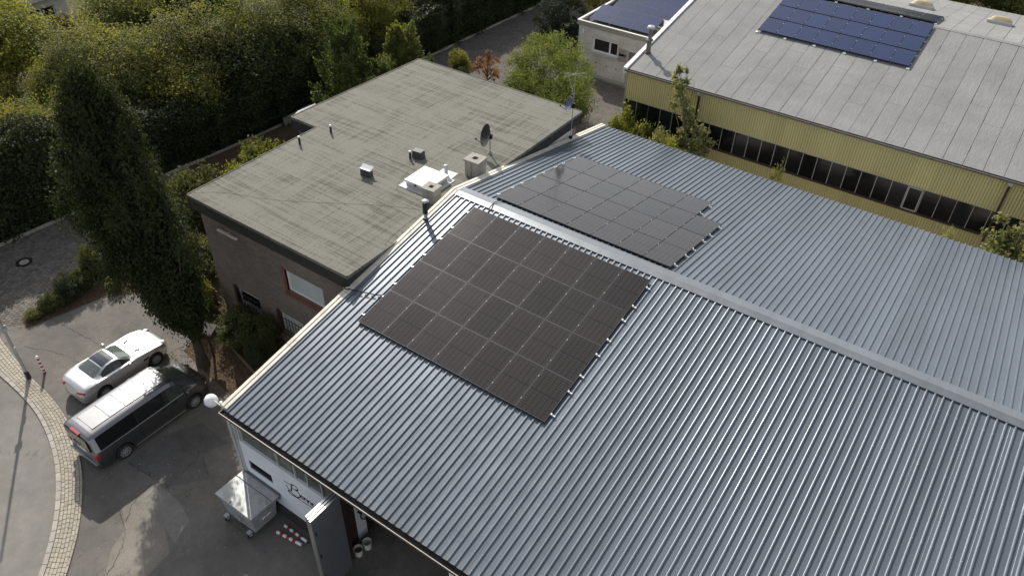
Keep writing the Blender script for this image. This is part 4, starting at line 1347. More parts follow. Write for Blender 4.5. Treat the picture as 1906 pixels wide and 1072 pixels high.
# ---- silver two-seater
def roadster(loc):
    c = thing('convertible_car', 'silver two-seat car with folding glass roof parked on the sunny yard', 'car', loc)
    wy = (-1.17, 1.25)
    XW = [(-2.05, .60), (-1.98, .76), (-1.85, .845), (-1.5, .895), (-1.1, .905), (-.35, .885), (.6, .885), (1.3, .905), (1.7, .86), (1.93, .74), (2.04, .58), (2.09, .42)]
    ZB = [(-2.05, .66), (-1.98, .80), (-1.85, .88), (-1.5, .925), (-1.1, .94), (-.35, .915), (.6, .925), (1.0, .915), (1.3, .885), (1.7, .80), (1.93, .70), (2.04, .6), (2.09, .52)]
    ZT = [(-2.05, .68), (-1.98, .86), (-1.9, .94), (-1.8, .975), (-1.45, 1.0), (-1.28, 1.015), (-.85, 1.2), (-.62, 1.268), (-.38, 1.292), (-.18, 1.275), (-.07, 1.24), (.47, .995), (.6, .98), (1.3, .935), (1.7, .85), (1.93, .745), (2.04, .635), (2.09, .54)]
    GH = [(-1.3, 0.), (-1.15, .32), (-.85, .85), (-.62, 1.), (-.2, 1.), (-.07, .94), (.47, 0.)]
    ys = sorted(set([round(v, 3) for v in np.arange(-2.05, 2.09, .05)] + [-2.05, -1.98, -1.3, -.82, -.78, -.18, -.14, -.07, .44, .48, 2.04, 2.09]))
    st = []
    for y in ys:
        xw, zb, zt = interp(y, XW), interp(y, ZB), interp(y, ZT)
        g = interp(y, GH) if -1.3 < y < .47 else 0.
        zs = arch(y, wy, .2 if abs(y) < 1.7 else .24, .355, .315)
        nose = abs(y) > 1.9
        xg = xw - .15
        xr = .53 + (xg - .06 - .53) * (1 - g) * .9
        zr = (zb + .03) * (1 - g) + (zt - .055) * g
        if g == 0:
            zr = zb + (zt - zb) * .55
            xr = xw * .72
            xg = xw * .88
        st.append((y, [(xw - .05, zs), (xw - .012, max(zs + .02, .36)), (xw, max(zs + .04, .58)), (xw - .01, max(zs + .07, zb - .1)), (xw - .06, zb), (xg, zb + (.015 if g else (zt - zb) * .25)), (xr, zr), (xr * .84 if g else xr * .7, (zt - .028) * g + (zb + (zt - zb) * .8) * (1 - g) if g else zb + (zt - zb) * .8), (xr * .42, zt - .008), (0, zt)]))
    def parts(i, j, y, side):
        if j == 5 and -1.0 < y < .3:
            return ('side_window', 'carglass', side)
        if j >= 6:
            if -1.28 < y < -.82 and j >= 7:
                return ('rear_window', 'carglass')
            if -.78 < y < -.18 and j >= 7:
                return ('glass_roof', 'glassroof')
            if -.07 < y < .44 and j >= 7:
                return ('windscreen', 'carglass')
        return ('body', 'silver')
    loft_car(c, st, parts, 'silver')
    MB().box((-.72, -1.9, .2), (.72, 1.9, .62)).build('underbody', 'black', c)
    for yw in wy:
        for s in (-1, 1):
            wheel(c, s * .8, yw, .315, .22, 14, s, 'rim')
    for s in (-1, 1):
        MB().box((s * .62 - .2, -2.02, .70), (s * .62 + .2, -1.84, .83), rz=s * R(22), taper=.9).build('tail_light', 'taillight', c, bevel=.03)
        MB().box((s * .6 - .14, 1.76, .64), (s * .6 + .14, 2.0, .80), rz=-s * R(34), taper=.7).build('headlight', 'headlight', c, bevel=.04)
        m = MB().box((s * .97 - .1, .06, .93), (s * .97 + .1, .18, 1.05), taper=.8).build('mirror', 'silver', c, bevel=.03)
        MB().box((s * .889, -.6, .70), (s * .902, -.36, .735)).build('door_handle', 'silver', c)
        MB().box((s * .897, .72, .62), (s * .908, 1.0, .70), tilt=('X', R(8))).build('side_vent', 'black', c)
        MB().box((s * .42 - .03, .72, .972), (s * .42 + .06, .94, .985), rz=s * R(-18), tilt=('X', R(-5))).build('bonnet_vent', 'black', c)
        MB().box((s * .889 - .004, -.74, .3), (s * .889 + .004, -.732, .9)).build('door_gap', 'black', c)
        MB().box((s * .30 - .2, -.62, .7), (s * .30 + .2, -.5, 1.02)).build('seat', 'seat', c, bevel=.05)
    MB().box((-.5, 2.02, .36), (.5, 2.085, .5)).build('grille', 'black', c, bevel=.02)
    MB().box((-.26, -2.075, .5), (.26, -2.04, .61)).build('number_plate', 'plate', c)
    MB().box((-.78, -1.915, .30), (.78, -1.9, .42)).build('bumper_line', 'lightgrey', c)
    return c
roadster((-9.44, -11.75, .0))

# ---- graphite passenger van
def van(loc):
    c = thing('passenger_van', 'dark grey passenger van parked half in the tree shadow', 'van', loc)
    wy = (-1.57, 1.63)
    XW = [(-2.57, .86), (-2.5, .92), (-2.3, .955), (1.6, .96), (2.0, .95), (2.3, .88), (2.48, .74), (2.57, .55)]
    ZB = [(-2.57, 1.1), (-1., 1.1), (1.2, 1.12), (1.9, 1.10), (2.2, 1.02), (2.48, .86), (2.57, .72)]
    ZT = [(-2.57, 1.80), (-2.5, 1.86), (-2.3, 1.885), (-1, 1.905), (.6, 1.90), (.95, 1.87), (1.15, 1.80), (1.98, 1.19), (2.1, 1.15), (2.35, 1.04), (2.48, .92), (2.57, .76)]
    GH = [(-2.57, 1.), (.95, 1.), (1.15, .97), (1.98, 0.)]
    ys = sorted(set([round(v, 3) for v in np.arange(-2.57, 2.57, .06)] + [-2.57, -2.52, -2.3, -.72, -.69, .56, .7, .95, 1.14, 1.94, 2.57]))
    st = []
    for y in ys:
        xw, zb, zt = interp(y, XW), interp(y, ZB), interp(y, ZT)
        g = interp(y, GH) if y < 1.98 else 0.
        zs = arch(y, wy, .22, .39, .35)
        xg = xw - .035
        xe = .80 + (xg - .02 - .80) * (1 - g)
        if g > 0:
            ze = (zb + .03) * (1 - g) + (zt - .13) * g
            pr = [(xg, zb + .02), (xe + .02 * g, ze), (xe - .05 * g, ze + .07 * g + (zt - ze) * .2 * (1 - g)), (xe * .8, zt - .022), (xe * .4, zt - .004), (0, zt)]
        else:
            pr = [(xw * .93, zb + (zt - zb) * .3), (xw * .85, zb + (zt - zb) * .55), (xw * .75, zb + (zt - zb) * .75), (xw * .6, zb + (zt - zb) * .9), (xw * .3, zt - .004), (0, zt)]
        st.append((y, [(xw - .05, zs), (xw - .015, max(zs + .02, .42)), (xw, max(zs + .04, .62)), (xw, max(zs + .06, .86)), (xw - .015, zb)] + pr))
    def parts(i, j, y, side):
        if j == 5:
            if -2.36 < y < -.74:
                return ('rear_side_window', 'glass', side)
            if -.68 < y < .5:
                return ('sliding_door_window', 'glass', side)
            if .68 < y < 1.72:
                return ('front_side_window', 'carglass', side)
        if j == 5 and -.8 < y < -.6:
            return ('rear_pillar', 'black', side)
        if j == 5 and .4 < y < .72:
            return ('door_pillar', 'black', side)
        if j >= 7 and 1.15 < y < 1.93:
            return ('windscreen', 'carglass')
        return ('body', 'vanpaint')
    loft_car(c, st, parts, 'vanpaint')
    MB().box((-.8, -2.4, .22), (.8, 2.3, .7)).build('underbody', 'black', c)
    for yw in wy:
        for s in (-1, 1):
            wheel(c, s * .84, yw, .345, .235, 10, s, 'rim')
    for i, (a, b) in enumerate(((-2.15, -1.45), (-1.42, -.78), (-.75, -.4), (-.37, .15), (.18, .85))):
        MB().box((-.5, a, 1.86), (.5, b, 1.9145 - .004 * abs(i - 2) - (.006 if i == 0 else 0)), tilt=('X', R(.45 if i < 2 else (-.3 if i > 3 else 0)))).build('roof_panel', 'vanpaint', c, bevel=.008)
    for s in (-1, 1):
        MB().box((s * .86 - .1, -2.60, .78), (s * .86 + .1, -2.42, 1.02), taper=.95).build('tail_light', 'taillight', c, bevel=.03)
        MB().box((s * .68 - .16, 2.18, .74), (s * .68 + .16, 2.46, .92), rz=-s * R(30), taper=.75).build('headlight', 'headlight', c, bevel=.04)
        MB().box((s * 1.07 - .09, 1.32, 1.06), (s * 1.07 + .09, 1.46, 1.26), taper=.85).build('mirror', 'vanpaint', c, bevel=.03)
        for y in (.35, .82):
            MB().box((s * .958, y - .12, .98), (s * .972, y + .12, 1.015)).build('door_handle', 'black', c)
        MB().box((s * .954, -1.1, .27), (s * .972, 1.15, .31)).build('sill_trim', 'galv', c)
        MB().box((s * .961 - .004, .59, .3), (s * .961 + .004, .598, 1.1)).build('door_gap', 'black', c)
        MB().box((s * .961 - .004, -.73, .3), (s * .961 + .004, -.722, 1.1)).build('door_gap', 'black', c)
    MB().box((-.72, -2.62, 1.12), (.72, -2.565, 1.74), taper=.97).build('rear_window', 'glass', c, bevel=.02)
    MB().box((-.28, -2.61, 1.80), (.28, -2.5, 1.855)).build('brake_light', 'taillight', c, bevel=.01)
    MB().box((-.9, -2.68, .36), (.9, -2.5, .58), taper=.97).build('rear_bumper', 'vanpaint', c, bevel=.03)
    MB().box((-.27, -2.615, .86), (.27, -2.58, .98)).build('number_plate', 'plate', c)
    MB().tube([(-.35, -2.63, 1.2), (.1, -2.65, 1.16)], .012, 5).build('wiper', 'rubber', c)
    for s in (-.35, .25):
        MB().tube([(s, 1.98, 1.22), (s + .5, 1.78, 1.36)], .012, 5).build('wiper', 'rubber', c)
    MB().box((-.55, 2.5, .5), (.55, 2.585, .72)).build('grille', 'black', c, bevel=.02)
    return c
van((-6.08, -12.72, 0))

# ------------------------------------------------------------------ street furniture and loose things
lp = thing('street_lamp', 'grey steel lamp post with dark base sleeve beside the kerb', 'street lamp', (-12.2, -14.25, .04))
MB().cyl((0, 0, 0), (0, 0, .42), .105, .095, n=14).build('base_sleeve', 'blackpipe', lp, True)
MB().cyl((0, 0, .42), (0, 0, 6.6), .07, .045, n=12).build('pole', 'galv', lp, True)
MB().tube([(0, 0, 6.6), (-.25, -.1, 6.85), (-.8, -.3, 6.95)], .04, 8).build('arm', 'galv', lp, True)
MB().box((-1.3, -.58, 6.9), (-.75, -.2, 7.03), rz=R(20)).build('lamp_head', 'lightgrey', lp, bevel=.03)
MB().box((-.03, -.14, 2.65), (.0, .14, 2.95)).box((-.09, -.05, 2.72), (.08, .06, 2.86)).build('small_sign', 'lightgrey', lp)
MB().box((.06, -.05, 1.55), (.12, .05, 1.85)).build('service_door', 'lightgrey', lp)

def post(name, lab, base, top, r, bands, group=None):
    p = thing(name, lab, 'bollard', base, 0, group)
    a, b = Vector((0, 0, 0)), Vector(top) - Vector(base)
    n = len(bands)
    for k, m in enumerate(bands):
        MB().cyl(a.lerp(b, k / n), a.lerp(b, (k + 1) / n), r, n=12).build('white_band' if m == 'w' else 'red_band', 'white' if m == 'w' else 'red', p, True)
    d = (b - a).normalized()
    MB().cyl(b, b + d * .03, r * .95, r * .55, n=12).build('cap', 'white', p, True)
    MB().cyl(a - d * .0, a + d * .05, r * 1.12, n=12).build('foot', 'blackpipe' if group is None else 'concrete', p, True)
post('bollard', 'red and white striped bollard standing beside the lamp post', (-12.02, -13.67, .02), (-12.05, -13.66, .95), .055, 'wrwrwrwrw')
post('bollard', 'red and white striped post lying on the asphalt, the one nearer the waste container', (3.2, -13.05, .06), (2.08, -13.2, .06), .058, 'wwrwrwrw', 'striped posts lying by the gate')
post('bollard', 'red and white striped post lying on the asphalt, the one nearer the white wall', (3.26, -12.86, .06), (2.1, -12.86, .06), .055, 'wwrwrwrw', 'striped posts lying by the gate')

# galvanised waste container
wc = thing('waste_container', 'galvanised four-wheeled waste container with flat lid by the white wall', 'waste container', (.87, -13.25, 0), 0)
bx, by = .86, .56
MB().add([(-bx * .86, -by * .86, .22), (bx * .86, -by * .86, .22), (bx * .86, by * .86, .22), (-bx * .86, by * .86, .22), (-bx, -by, 1.24), (bx, -by, 1.24), (bx, by, 1.24), (-bx, by, 1.24)], [(3, 2, 1, 0), (0, 1, 5, 4), (1, 2, 6, 5), (2, 3, 7, 6), (3, 0, 4, 7), (4, 5, 6, 7)]).build('bin_body', 'binsteel', wc, bevel=.02)
MB().box((-.95, -.62, 1.25), (.95, .32, 1.33)).build('lid', 'binsteel', wc, bevel=.02)
MB().box((-.95, .34, 1.25), (.95, .64, 1.32)).build('lid_rear', 'binsteel', wc, bevel=.02)
MB().box((-.96, .63, 1.10), (.96, .67, 1.36)).build('hinge_bar', 'gateskin', wc)
MB().box((-.35, -.60, 1.331), (-.2, -.48, 1.36)).box((.78, .12, 1.331), (.86, .2, 1.36)).build('lid_handle', 'binsteel', wc)
for x, y in ((-.62, -.62), (.58, -.62), (-.62, .5), (.58, .5)):
    w = MB().lathe([(.03, -.03), (.11, -.03), (.12, 0), (.11, .03), (.03, .03)], (x, y, .12), 'X', 14).build('castor', 'rubber', wc, True)
    MB().box((x - .07, y - .06, .12), (x - .045, y + .06, .3)).box((x + .045, y - .06, .12), (x + .07, y + .06, .3)).box((x - .08, y - .08, .28), (x + .08, y + .08, .32)).build('fork', 'binsteel', w)
MB().box((.845, -.28, .78), (.9, .28, 1.02)).build('side_pocket', 'binsteel', wc)
MB().tube([(.92, -.18, .84), (.96, -.1, .95), (.93, 0, .86), (.96, .1, .95), (.92, .18, .84)], .022, 6).build('grip', 'white', wc)
MB().box((-.2, -.6, .55), (.2, -.53, .72)).build('front_step', 'binsteel', wc)

# letter box on its post, at the edge of the garden bed
mbx = thing('letter_box', 'dark letter box with sloping roof on a post by the tree', 'letter box', (-7.0, -8.75, 0), R(20))
MB().box((-.04, -.04, 0), (.04, .04, 1.3)).build('post', 'darkwood', mbx)
MB().box((-.32, -.2, 1.25), (.32, .2, 1.62)).build('box', 'darkwood', mbx)
MB().box((-.4, -.3, 1.64), (.4, .3, 1.68), tilt=('X', R(14))).build('roof', 'slate', mbx)
# timber gate piece at the house corner
tg = thing('timber_gate', 'small brown timber gate at the left corner of the brick house', 'gate', (-9.35, -6.5, 0), R(0))
for k in range(7):
    MB().box((-1.1 + k * .16, -.02, .15), (-1.0 + k * .16, .02, 1.25)).build('slat', 'timber', tg)
MB().box((-1.15, .021, .3), (.05, .06, .4)).box((-1.15, .021, 1.0), (.05, .06, 1.1)).build('rail', 'timber', tg)
MB().box((-1.25, -.05, 0), (-1.15, .06, 1.35)).build('post', 'timber', tg)
# garden bed and its edging
struct(MB().poly([(-9.5, -7.35), (-8.8, -7.5), (-4.9, -8.36), (-.4, -9.5), (-.4, -6.18), (-12.0, -6.18), (-12.0, -6.6)], .012).build('garden_bed', 'soil', recalc=False))
struct(MB().poly([(-9.0, -7.55), (-4.9, -8.42), (-.4, -9.6), (-.4, -11.5), (-4.2, -9.9), (-6.5, -9.6), (-8.4, -9.3)], .010).build('litter_strip', 'soil', recalc=False))
tb = MB().tube([(-9.0, -7.45, .06), (-6.9, -7.9, .07), (-4.9, -8.35, .06), (-2.5, -8.9, .06)], .06, 8).build('timber_edging', 'timber')
tag(tb, 'round timber edging along the front of the garden bed', 'edging')
struct(MB().poly([(-16.2, -12.4), (-15.35, -12.6), (-15.0, -11.2), (-14.6, -9.3), (-13.4, -7.9), (-11.8, -6.4), (-11.8, 1.2), (-12.5, 9), (-21.0, 9), (-21.5, 1.2), (-20.6, -3.4), (-17.4, -4.6), (-16.9, -7.4), (-16.4, -9.6)], .006).build('shrub_bed', 'soil', recalc=False))
struct(MB().poly([(-11.6, 1.2), (-11.4, 11.5), (-.5, 11.5), (-.5, 13.4), (-2.0, 18.4), (-14.6, 18.6), (-15.8, 11), (-15.8, 1.2)], .006).build('garden_ground', 'ground', recalc=False))
tp = MB().add([(-2.95, 19.05, .0), (-2.0, 19.0, .05), (-1.95, 19.9, .05), (-2.7, 19.9, .0), (-2.6, 19.2, .45), (-2.05, 19.3, .8), (-2.05, 19.8, .6), (-2.5, 19.7, .4)], [(0, 1, 5, 4), (1, 2, 6, 5), (2, 3, 7, 6), (3, 0, 4, 7), (4, 5, 6, 7)]).build('tarpaulin', 'tarp')
tag(tp, 'crumpled blue tarpaulin at the corner of the yellow hall', 'tarpaulin')
# low retaining slabs beside the hedge
for k in range(7):
    pass
slab = thing('edging_slabs', 'row of upright concrete slabs edging the shaded lane behind the house', 'edging', (-20.9, 8.0, 0), R(0))
smesh = matmesh(MB().box((-.05, 0, -.05), (.05, .58, .55)), 'edging_slab', 'concrete')
for k in range(11):
    inst('slab', smesh, slab, (-.045 * k - .02, k * .6, random.Random(k).uniform(-.02, .02)))
# white house far left and a second one behind the trees
def far_house(lab, x, y, w, d, h, rz, wins):
    b = thing('background_house', lab, 'house', (x, y, 0), rz)
    wl = MB()
    wallholes(wl, 0, w, 0, h, wins, -.0, .3)
    wl.box((0, .3, 0), (.3, d, h)).box((w - .3, .3, 0), (w, d, h)).box((.3, d - .3, 0), (w - .3, d, h))
    wl.build('wall', 'housewhite', b)
    for (a, c, z0, z1) in wins:
        p = MB().box((a + .08, .16, z0 + .08), (c - .08, .19, z1 - .08)).build('window', 'glass', b)
        m = (a + c) / 2
        MB().box((a, .1, z0), (a + .09, .24, z1)).box((c - .09, .1, z0), (c, .24, z1)).box((a + .09, .1, z0), (c - .09, .24, z0 + .09)).box((a + .09, .1, z1 - .09), (c - .09, .24, z1)).box((m - .05, .1, z0 + .09), (m + .05, .24, z1 - .09)).build('frame', 'white', p)
    r = MB().add([(-.5, -.5, h - .1), (w + .5, -.5, h - .1), (w + .5, d + .5, h - .1), (-.5, d + .5, h - .1), (-.5, d / 2, h + d * .33), (w + .5, d / 2, h + d * .33)], [(0, 1, 5, 4), (2, 3, 4, 5), (1, 2, 5), (3, 0, 4), (3, 2, 1, 0)]).build('roof', 'slate', b)
    MB().box((w * .6, d * .45, h + d * .2), (w * .6 + .7, d * .45 + .7, h + d * .33 + .8)).build('chimney', 'concrete', r)
far_house('pale house with wide window seen between the trees at upper left', -47.0, -3.0, 12.2, 8, 3.0, R(90), [(9.0, 11.2, .7, 2.25), (4.5, 6.5, .9, 2.25)])
far_house('white house wall glimpsed behind the dark trees', -36.0, 17.0, 13.0, 8, 4.6, R(90), [(9.5, 11, 1.0, 2.2)])

# ------------------------------------------------------------------ plants
def leafmesh(name, c, nrm, size, rng, aspect=.55, fold=.12, tang=None):
    """one folded quad per leaf: c centres, nrm facing directions"""
    n = len(c)
    nrm = nrm / (np.linalg.norm(nrm, axis=1, keepdims=True) + 1e-9)
    t = rng.normal(size=(n, 3)) if tang is None else tang + rng.normal(size=(n, 3)) * .35
    t -= nrm * (t * nrm).sum(1, keepdims=True)
    t /= (np.linalg.norm(t, axis=1, keepdims=True) + 1e-9)
    b = np.cross(nrm, t)
    L = (size * rng.uniform(.65, 1.25, n))[:, None]
    w = L * aspect
    v = np.empty((n, 4, 3))
    v[:, 0] = c - t * L * .5
    v[:, 1] = c - b * w * .5 + nrm * L * fold
    v[:, 2] = c + t * L * .5
    v[:, 3] = c + b * w * .5 + nrm * L * fold
    me = D.meshes.new(name)
    me.from_pydata(v.reshape(-1, 3), [], np.arange(4 * n).reshape(-1, 4))
    me.update()
    return me

def lumps(rng, k=9):
    d = rng.normal(size=(k, 3))
    d /= np.linalg.norm(d, axis=1, keepdims=True)
    a = rng.uniform(-.38, .42, k)
    def f(u):
        return 1 + (np.maximum(0, u @ d.T) ** 3 * a).sum(1)
    return f

def crown_points(rng, ncl, per, centre, rad, sig, shell=.55, zmin=None):
    """leaf centres grouped in clumps through a lumpy ellipsoid"""
    u = rng.normal(size=(ncl, 3))
    u /= np.linalg.norm(u, axis=1, keepdims=True)
    f = lumps(rng)(u)
    r = (shell + (1 - shell) * rng.random(ncl) ** .6) * f
    cc = np.array(centre) + u * r[:, None] * np.array(rad)
    pts = np.repeat(cc, per, 0) + rng.normal(size=(ncl * per, 3)) * (sig * rng.uniform(.6, 1.3, ncl * per))[:, None] * np.array([1, 1, .75])
    out = np.repeat(u, per, 0)
    if zmin is not None:
        k = pts[:, 2] > zmin
        pts, out = pts[k], out[k]
    return pts, out, cc

def trunkmesh(name, base_r, h, tips, rng, lean=(0, 0)):
    mb = MB()
    n = 7
    P = []
    for i in range(n):
        t = i / (n - 1)
        P.append(Vector((lean[0] * t * h + rng.uniform(-.04, .04) * h * .1 * t, lean[1] * t * h + rng.uniform(-.04, .04) * h * .1 * t, t * h)))
    rr = [base_r * (1.25 if i == 0 else 1) * (1 - .8 * i / (n - 1)) for i in range(n)]
    mb.tube(P, rr, 8)
    for tip in tips:
        tip = Vector(tip)
        k = max(1, min(n - 2, int((tip.z * .55) / h * (n - 1))))
        a = P[k]
        m = a.lerp(tip, .5) + Vector((0, 0, (tip - a).length * .12))
        mb.tube([a, m, tip], [rr[k] * .5, rr[k] * .28, .012], 5)
    me = mb.mesh(name)
    return me

def make_proto(name, seed, h, crown_c, rad, ncl, per, sig, leaf_size, base_r, shell=.5, zmin=None, aspect=.6, up=.5, fold=.12):
    rng = np.random.default_rng(seed)
    pts, out, cc = crown_points(rng, ncl, per, crown_c, rad, sig, shell, zmin)
    cr_ = np.repeat(rng.normal(size=(len(pts) // per + 1, 3)), per, 0)[:len(pts)]
    nrm = out * .6 + cr_ * .6 + rng.normal(size=pts.shape) * .38 + np.array([0, 0, up])
    cm = leafmesh(name + '_crown', pts, nrm, leaf_size, rng, aspect, fold)
    tips = cc[rng.choice(len(cc), min(26, len(cc)), replace=False)]
    tm = trunkmesh(name + '_trunk', base_r, h, tips, random.Random(seed))
    return cm, tm

def setmat(me, key):
    m = me.copy()
    m.materials.clear()
    m.materials.append(M[key])
    return m
_mc = {}
def withmat(me, key):
    k = (me.name, key)
    if k not in _mc:
        _mc[k] = setmat(me, key)
    return _mc[k]

def plant(name, lab, cat, proto, x, y, s, leafm, bark='bark', sz=None, rz=0., group=None, z=0., crown='crown', trunk='trunk'):
    t = thing(name, lab, cat, (x, y, z), rz, group)
    t.scale = (s, s, sz or s)
    inst(trunk, withmat(proto[1], bark), t)
    inst(crown, withmat(proto[0], leafm), t)
    return t

RA = make_proto('round_a', 1, 6.2, (0, 0, 5.2), (2.9, 2.9, 2.9), 360, 80, .44, .19, .17, .38)
RB = make_proto('round_b', 2, 6.6, (0, 0, 5.4), (2.5, 2.8, 3.2), 350, 80, .44, .19, .17, .38)
RC = make_proto('round_c', 3, 5.6, (.2, 0, 4.8), (3.2, 2.7, 2.6), 330, 80, .48, .195, .16, .38)
RL = make_proto('loose', 5, 6.6, (0, 0, 5.2), (2.7, 2.7, 3.0), 230, 75, .34, .16, .14, .35)
SA = make_proto('shrub_a', 6, .8, (0, 0, .62), (.95, .95, .72), 150, 46, .12, .12, .035, .35, .02)
SB = make_proto('shrub_b', 7, .9, (0, 0, .7), (.85, 1.0, .8), 150, 46, .13, .11, .035, .4, .02)

# ---- the columnar oak in front of the house
rng = np.random.default_rng(77)
OH = 13.9
zk = [1.9, 2.5, 3.4, 5.0, 7.0, 9.0, 10.6, 11.9, 12.8, 13.5]
rk = [.2, .6, .95, 1.35, 1.6, 1.52, 1.25, .98, .75, .3]
axk = [0, .1, .22, .5, .85, 1.1, 1.2, 1.15, 1.05, 1.0]
ncl = 800
z = rng.uniform(1.9, 13.5, ncl * 3)
keep = rng.random(len(z)) < (np.interp(z, zk, rk) / 1.7) ** .55
z = z[keep][:ncl]
a = rng.uniform(0, 2 * np.pi, len(z))
lob = 1 + .15 * np.sin(3 * a + z * .9) + .13 * np.sin(5 * a - z * 1.7) + rng.normal(size=len(z)) * .12
rr = np.interp(z, zk, rk) * lob * (.45 + .55 * rng.random(len(z)) ** .55)
cx = np.interp(z, zk, axk)
cc = np.c_[-.82 * cx + rr * np.cos(a), -.57 * cx + rr * np.sin(a), z]
per = 86
pts = np.repeat(cc, per, 0) + rng.normal(size=(len(cc) * per, 3)) * np.array([.13, .13, .32])
out = np.repeat(np.c_[np.cos(a), np.sin(a), np.full(len(a), .3)], per, 0)
nrm = out * .8 + np.repeat(rng.normal(size=(len(cc), 3)), per, 0) * .5 + rng.normal(size=pts.shape) * .4 + np.array([0, 0, .35])
ocm = leafmesh('oak_crown', pts, nrm, .145, rng, .55, .12, np.tile([0, 0, 1.0], (len(pts), 1)) + out * .5)
ocm.materials.append(M['leaf_oak'])
oak = thing('columnar_oak', 'tall dark columnar tree standing between the parked van and the brick house', 'tree', (-7.08, -9.28, 0))
inst('crown', ocm, oak)
ot = MB()
P = [Vector((.06, -.02, 0)), Vector((.02, 0, .6)), Vector((-.02, .02, 1.5)), Vector((-.08, -.05, 3)), Vector((-.3, -.22, 5)), Vector((-.6, -.42, 7.5)), Vector((-.85, -.6, 10.5)), Vector((-.72, -.5, 13.2))]
ot.tube(P, [.32, .22, .19, .18, .16, .12, .07, .02], 12)
for q in cc[rng.choice(len(cc), 60, replace=False)]:
    q = Vector(q)
    zz0 = max(1.6, q.z - 1.8 - q.xy.length * .5)
    k = max(j for j in range(len(P)) if P[j].z <= zz0 or j == 0)
    ot.tube([P[k], P[k].lerp(q, .55) + Vector((0, 0, -.1)), q], [.07, .04, .012], 5)
ot.build('trunk', 'bark', oak, True)

# ---- hedge along the lane, in segments
def hedge_seg(name, seed, L, W, H, n, ls):
    g = np.random.default_rng(seed)
    m = int(n * 1.0)
    face = g.choice(5, m, p=[.3, .26, .3, .07, .07])
    u, v = g.random(m), g.random(m)
    p = np.empty((m, 3))
    nn = np.zeros((m, 3))
    bul = lambda a, b: .18 * np.sin(a * 2.1 + seed) + .14 * np.sin(b * 3.3 + 2 * seed) + g.normal(size=len(a)) * .14
    k = face == 0
    p[k] = np.c_[np.full(k.sum(), W / 2) + bul(u[k] * L, v[k] * H), u[k] * L, v[k] * H]; nn[k] = (1, 0, .3)
    k = face == 1
    p[k] = np.c_[np.full(k.sum(), -W / 2) - bul(u[k] * L, v[k] * H), u[k] * L, v[k] * H]; nn[k] = (-1, 0, .3)
    k = face == 2
    p[k] = np.c_[(v[k] - .5) * W, u[k] * L, H + 1.3 * bul(u[k] * L, v[k] * W * 2)]; nn[k] = (0, 0, 1)
    k = face == 3
    p[k] = np.c_[(v[k] - .5) * W, -.08 + .16 * u[k], u[k] * H]; nn[k] = (0, -1, .3)
    k = face == 4
    p[k] = np.c_[(v[k] - .5) * W, L - .08 + .16 * u[k], u[k] * H]; nn[k] = (0, 1, .3)
    nr = nn * .9 + g.normal(size=p.shape) * .7
    return leafmesh(name, p, nr, ls, g, .6)
HA = hedge_seg('hedge_a', 1, 4.4, 2.4, 4.5, 17000, .17)
HB = hedge_seg('hedge_b', 2, 4.4, 2.4, 4.5, 17000, .17)
core = matmesh(MB().box((-.85, .1, 0), (.85, 4.3, 4.1)), 'hedge_core', 'leaf_yew')  # unseen dark box added to stop light passing through the leaves
hl = thing('lane_hedge', 'long tall hedge along the left side of the paved lane', 'hedge', (0, 0, 0))
hp = [(-24.3, -18.5), (-24.2, -14.1), (-24.0, -9.7), (-23.8, -5.3), (-23.4, -.9), (-22.9, 3.5), (-22.5, 7.9), (-22.3, 12.3), (-22.2, 16.7), (-22.1, 21.1), (-22.0, 25.5), (-21.9, 29.9), (-21.8, 34.3), (-21.5, 38.7), (-21.2, 43.1), (-20.8, 47.5), (-20.4, 51.9)]
for i in range(len(hp) - 1):
    a_, b_ = hp[i], hp[i + 1]
    ang = math.atan2(b_[1] - a_[1], b_[0] - a_[0]) - math.pi / 2
    hgt_ = [1.1, 1.1, 1.05, .95, .75, .62, .58, .58, .6, .7, .85, .85, .85, .85, .85, .85][i]
    mt_ = 'leaf_hedge'
    inst('foliage', withmat((HA, HB)[i % 2], mt_), hl, (a_[0], a_[1], 0), (0, 0, ang), (1, 1, hgt_))
    inst('light_block', core, hl, (a_[0], a_[1], 0), (0, 0, ang), (1, 1, hgt_))

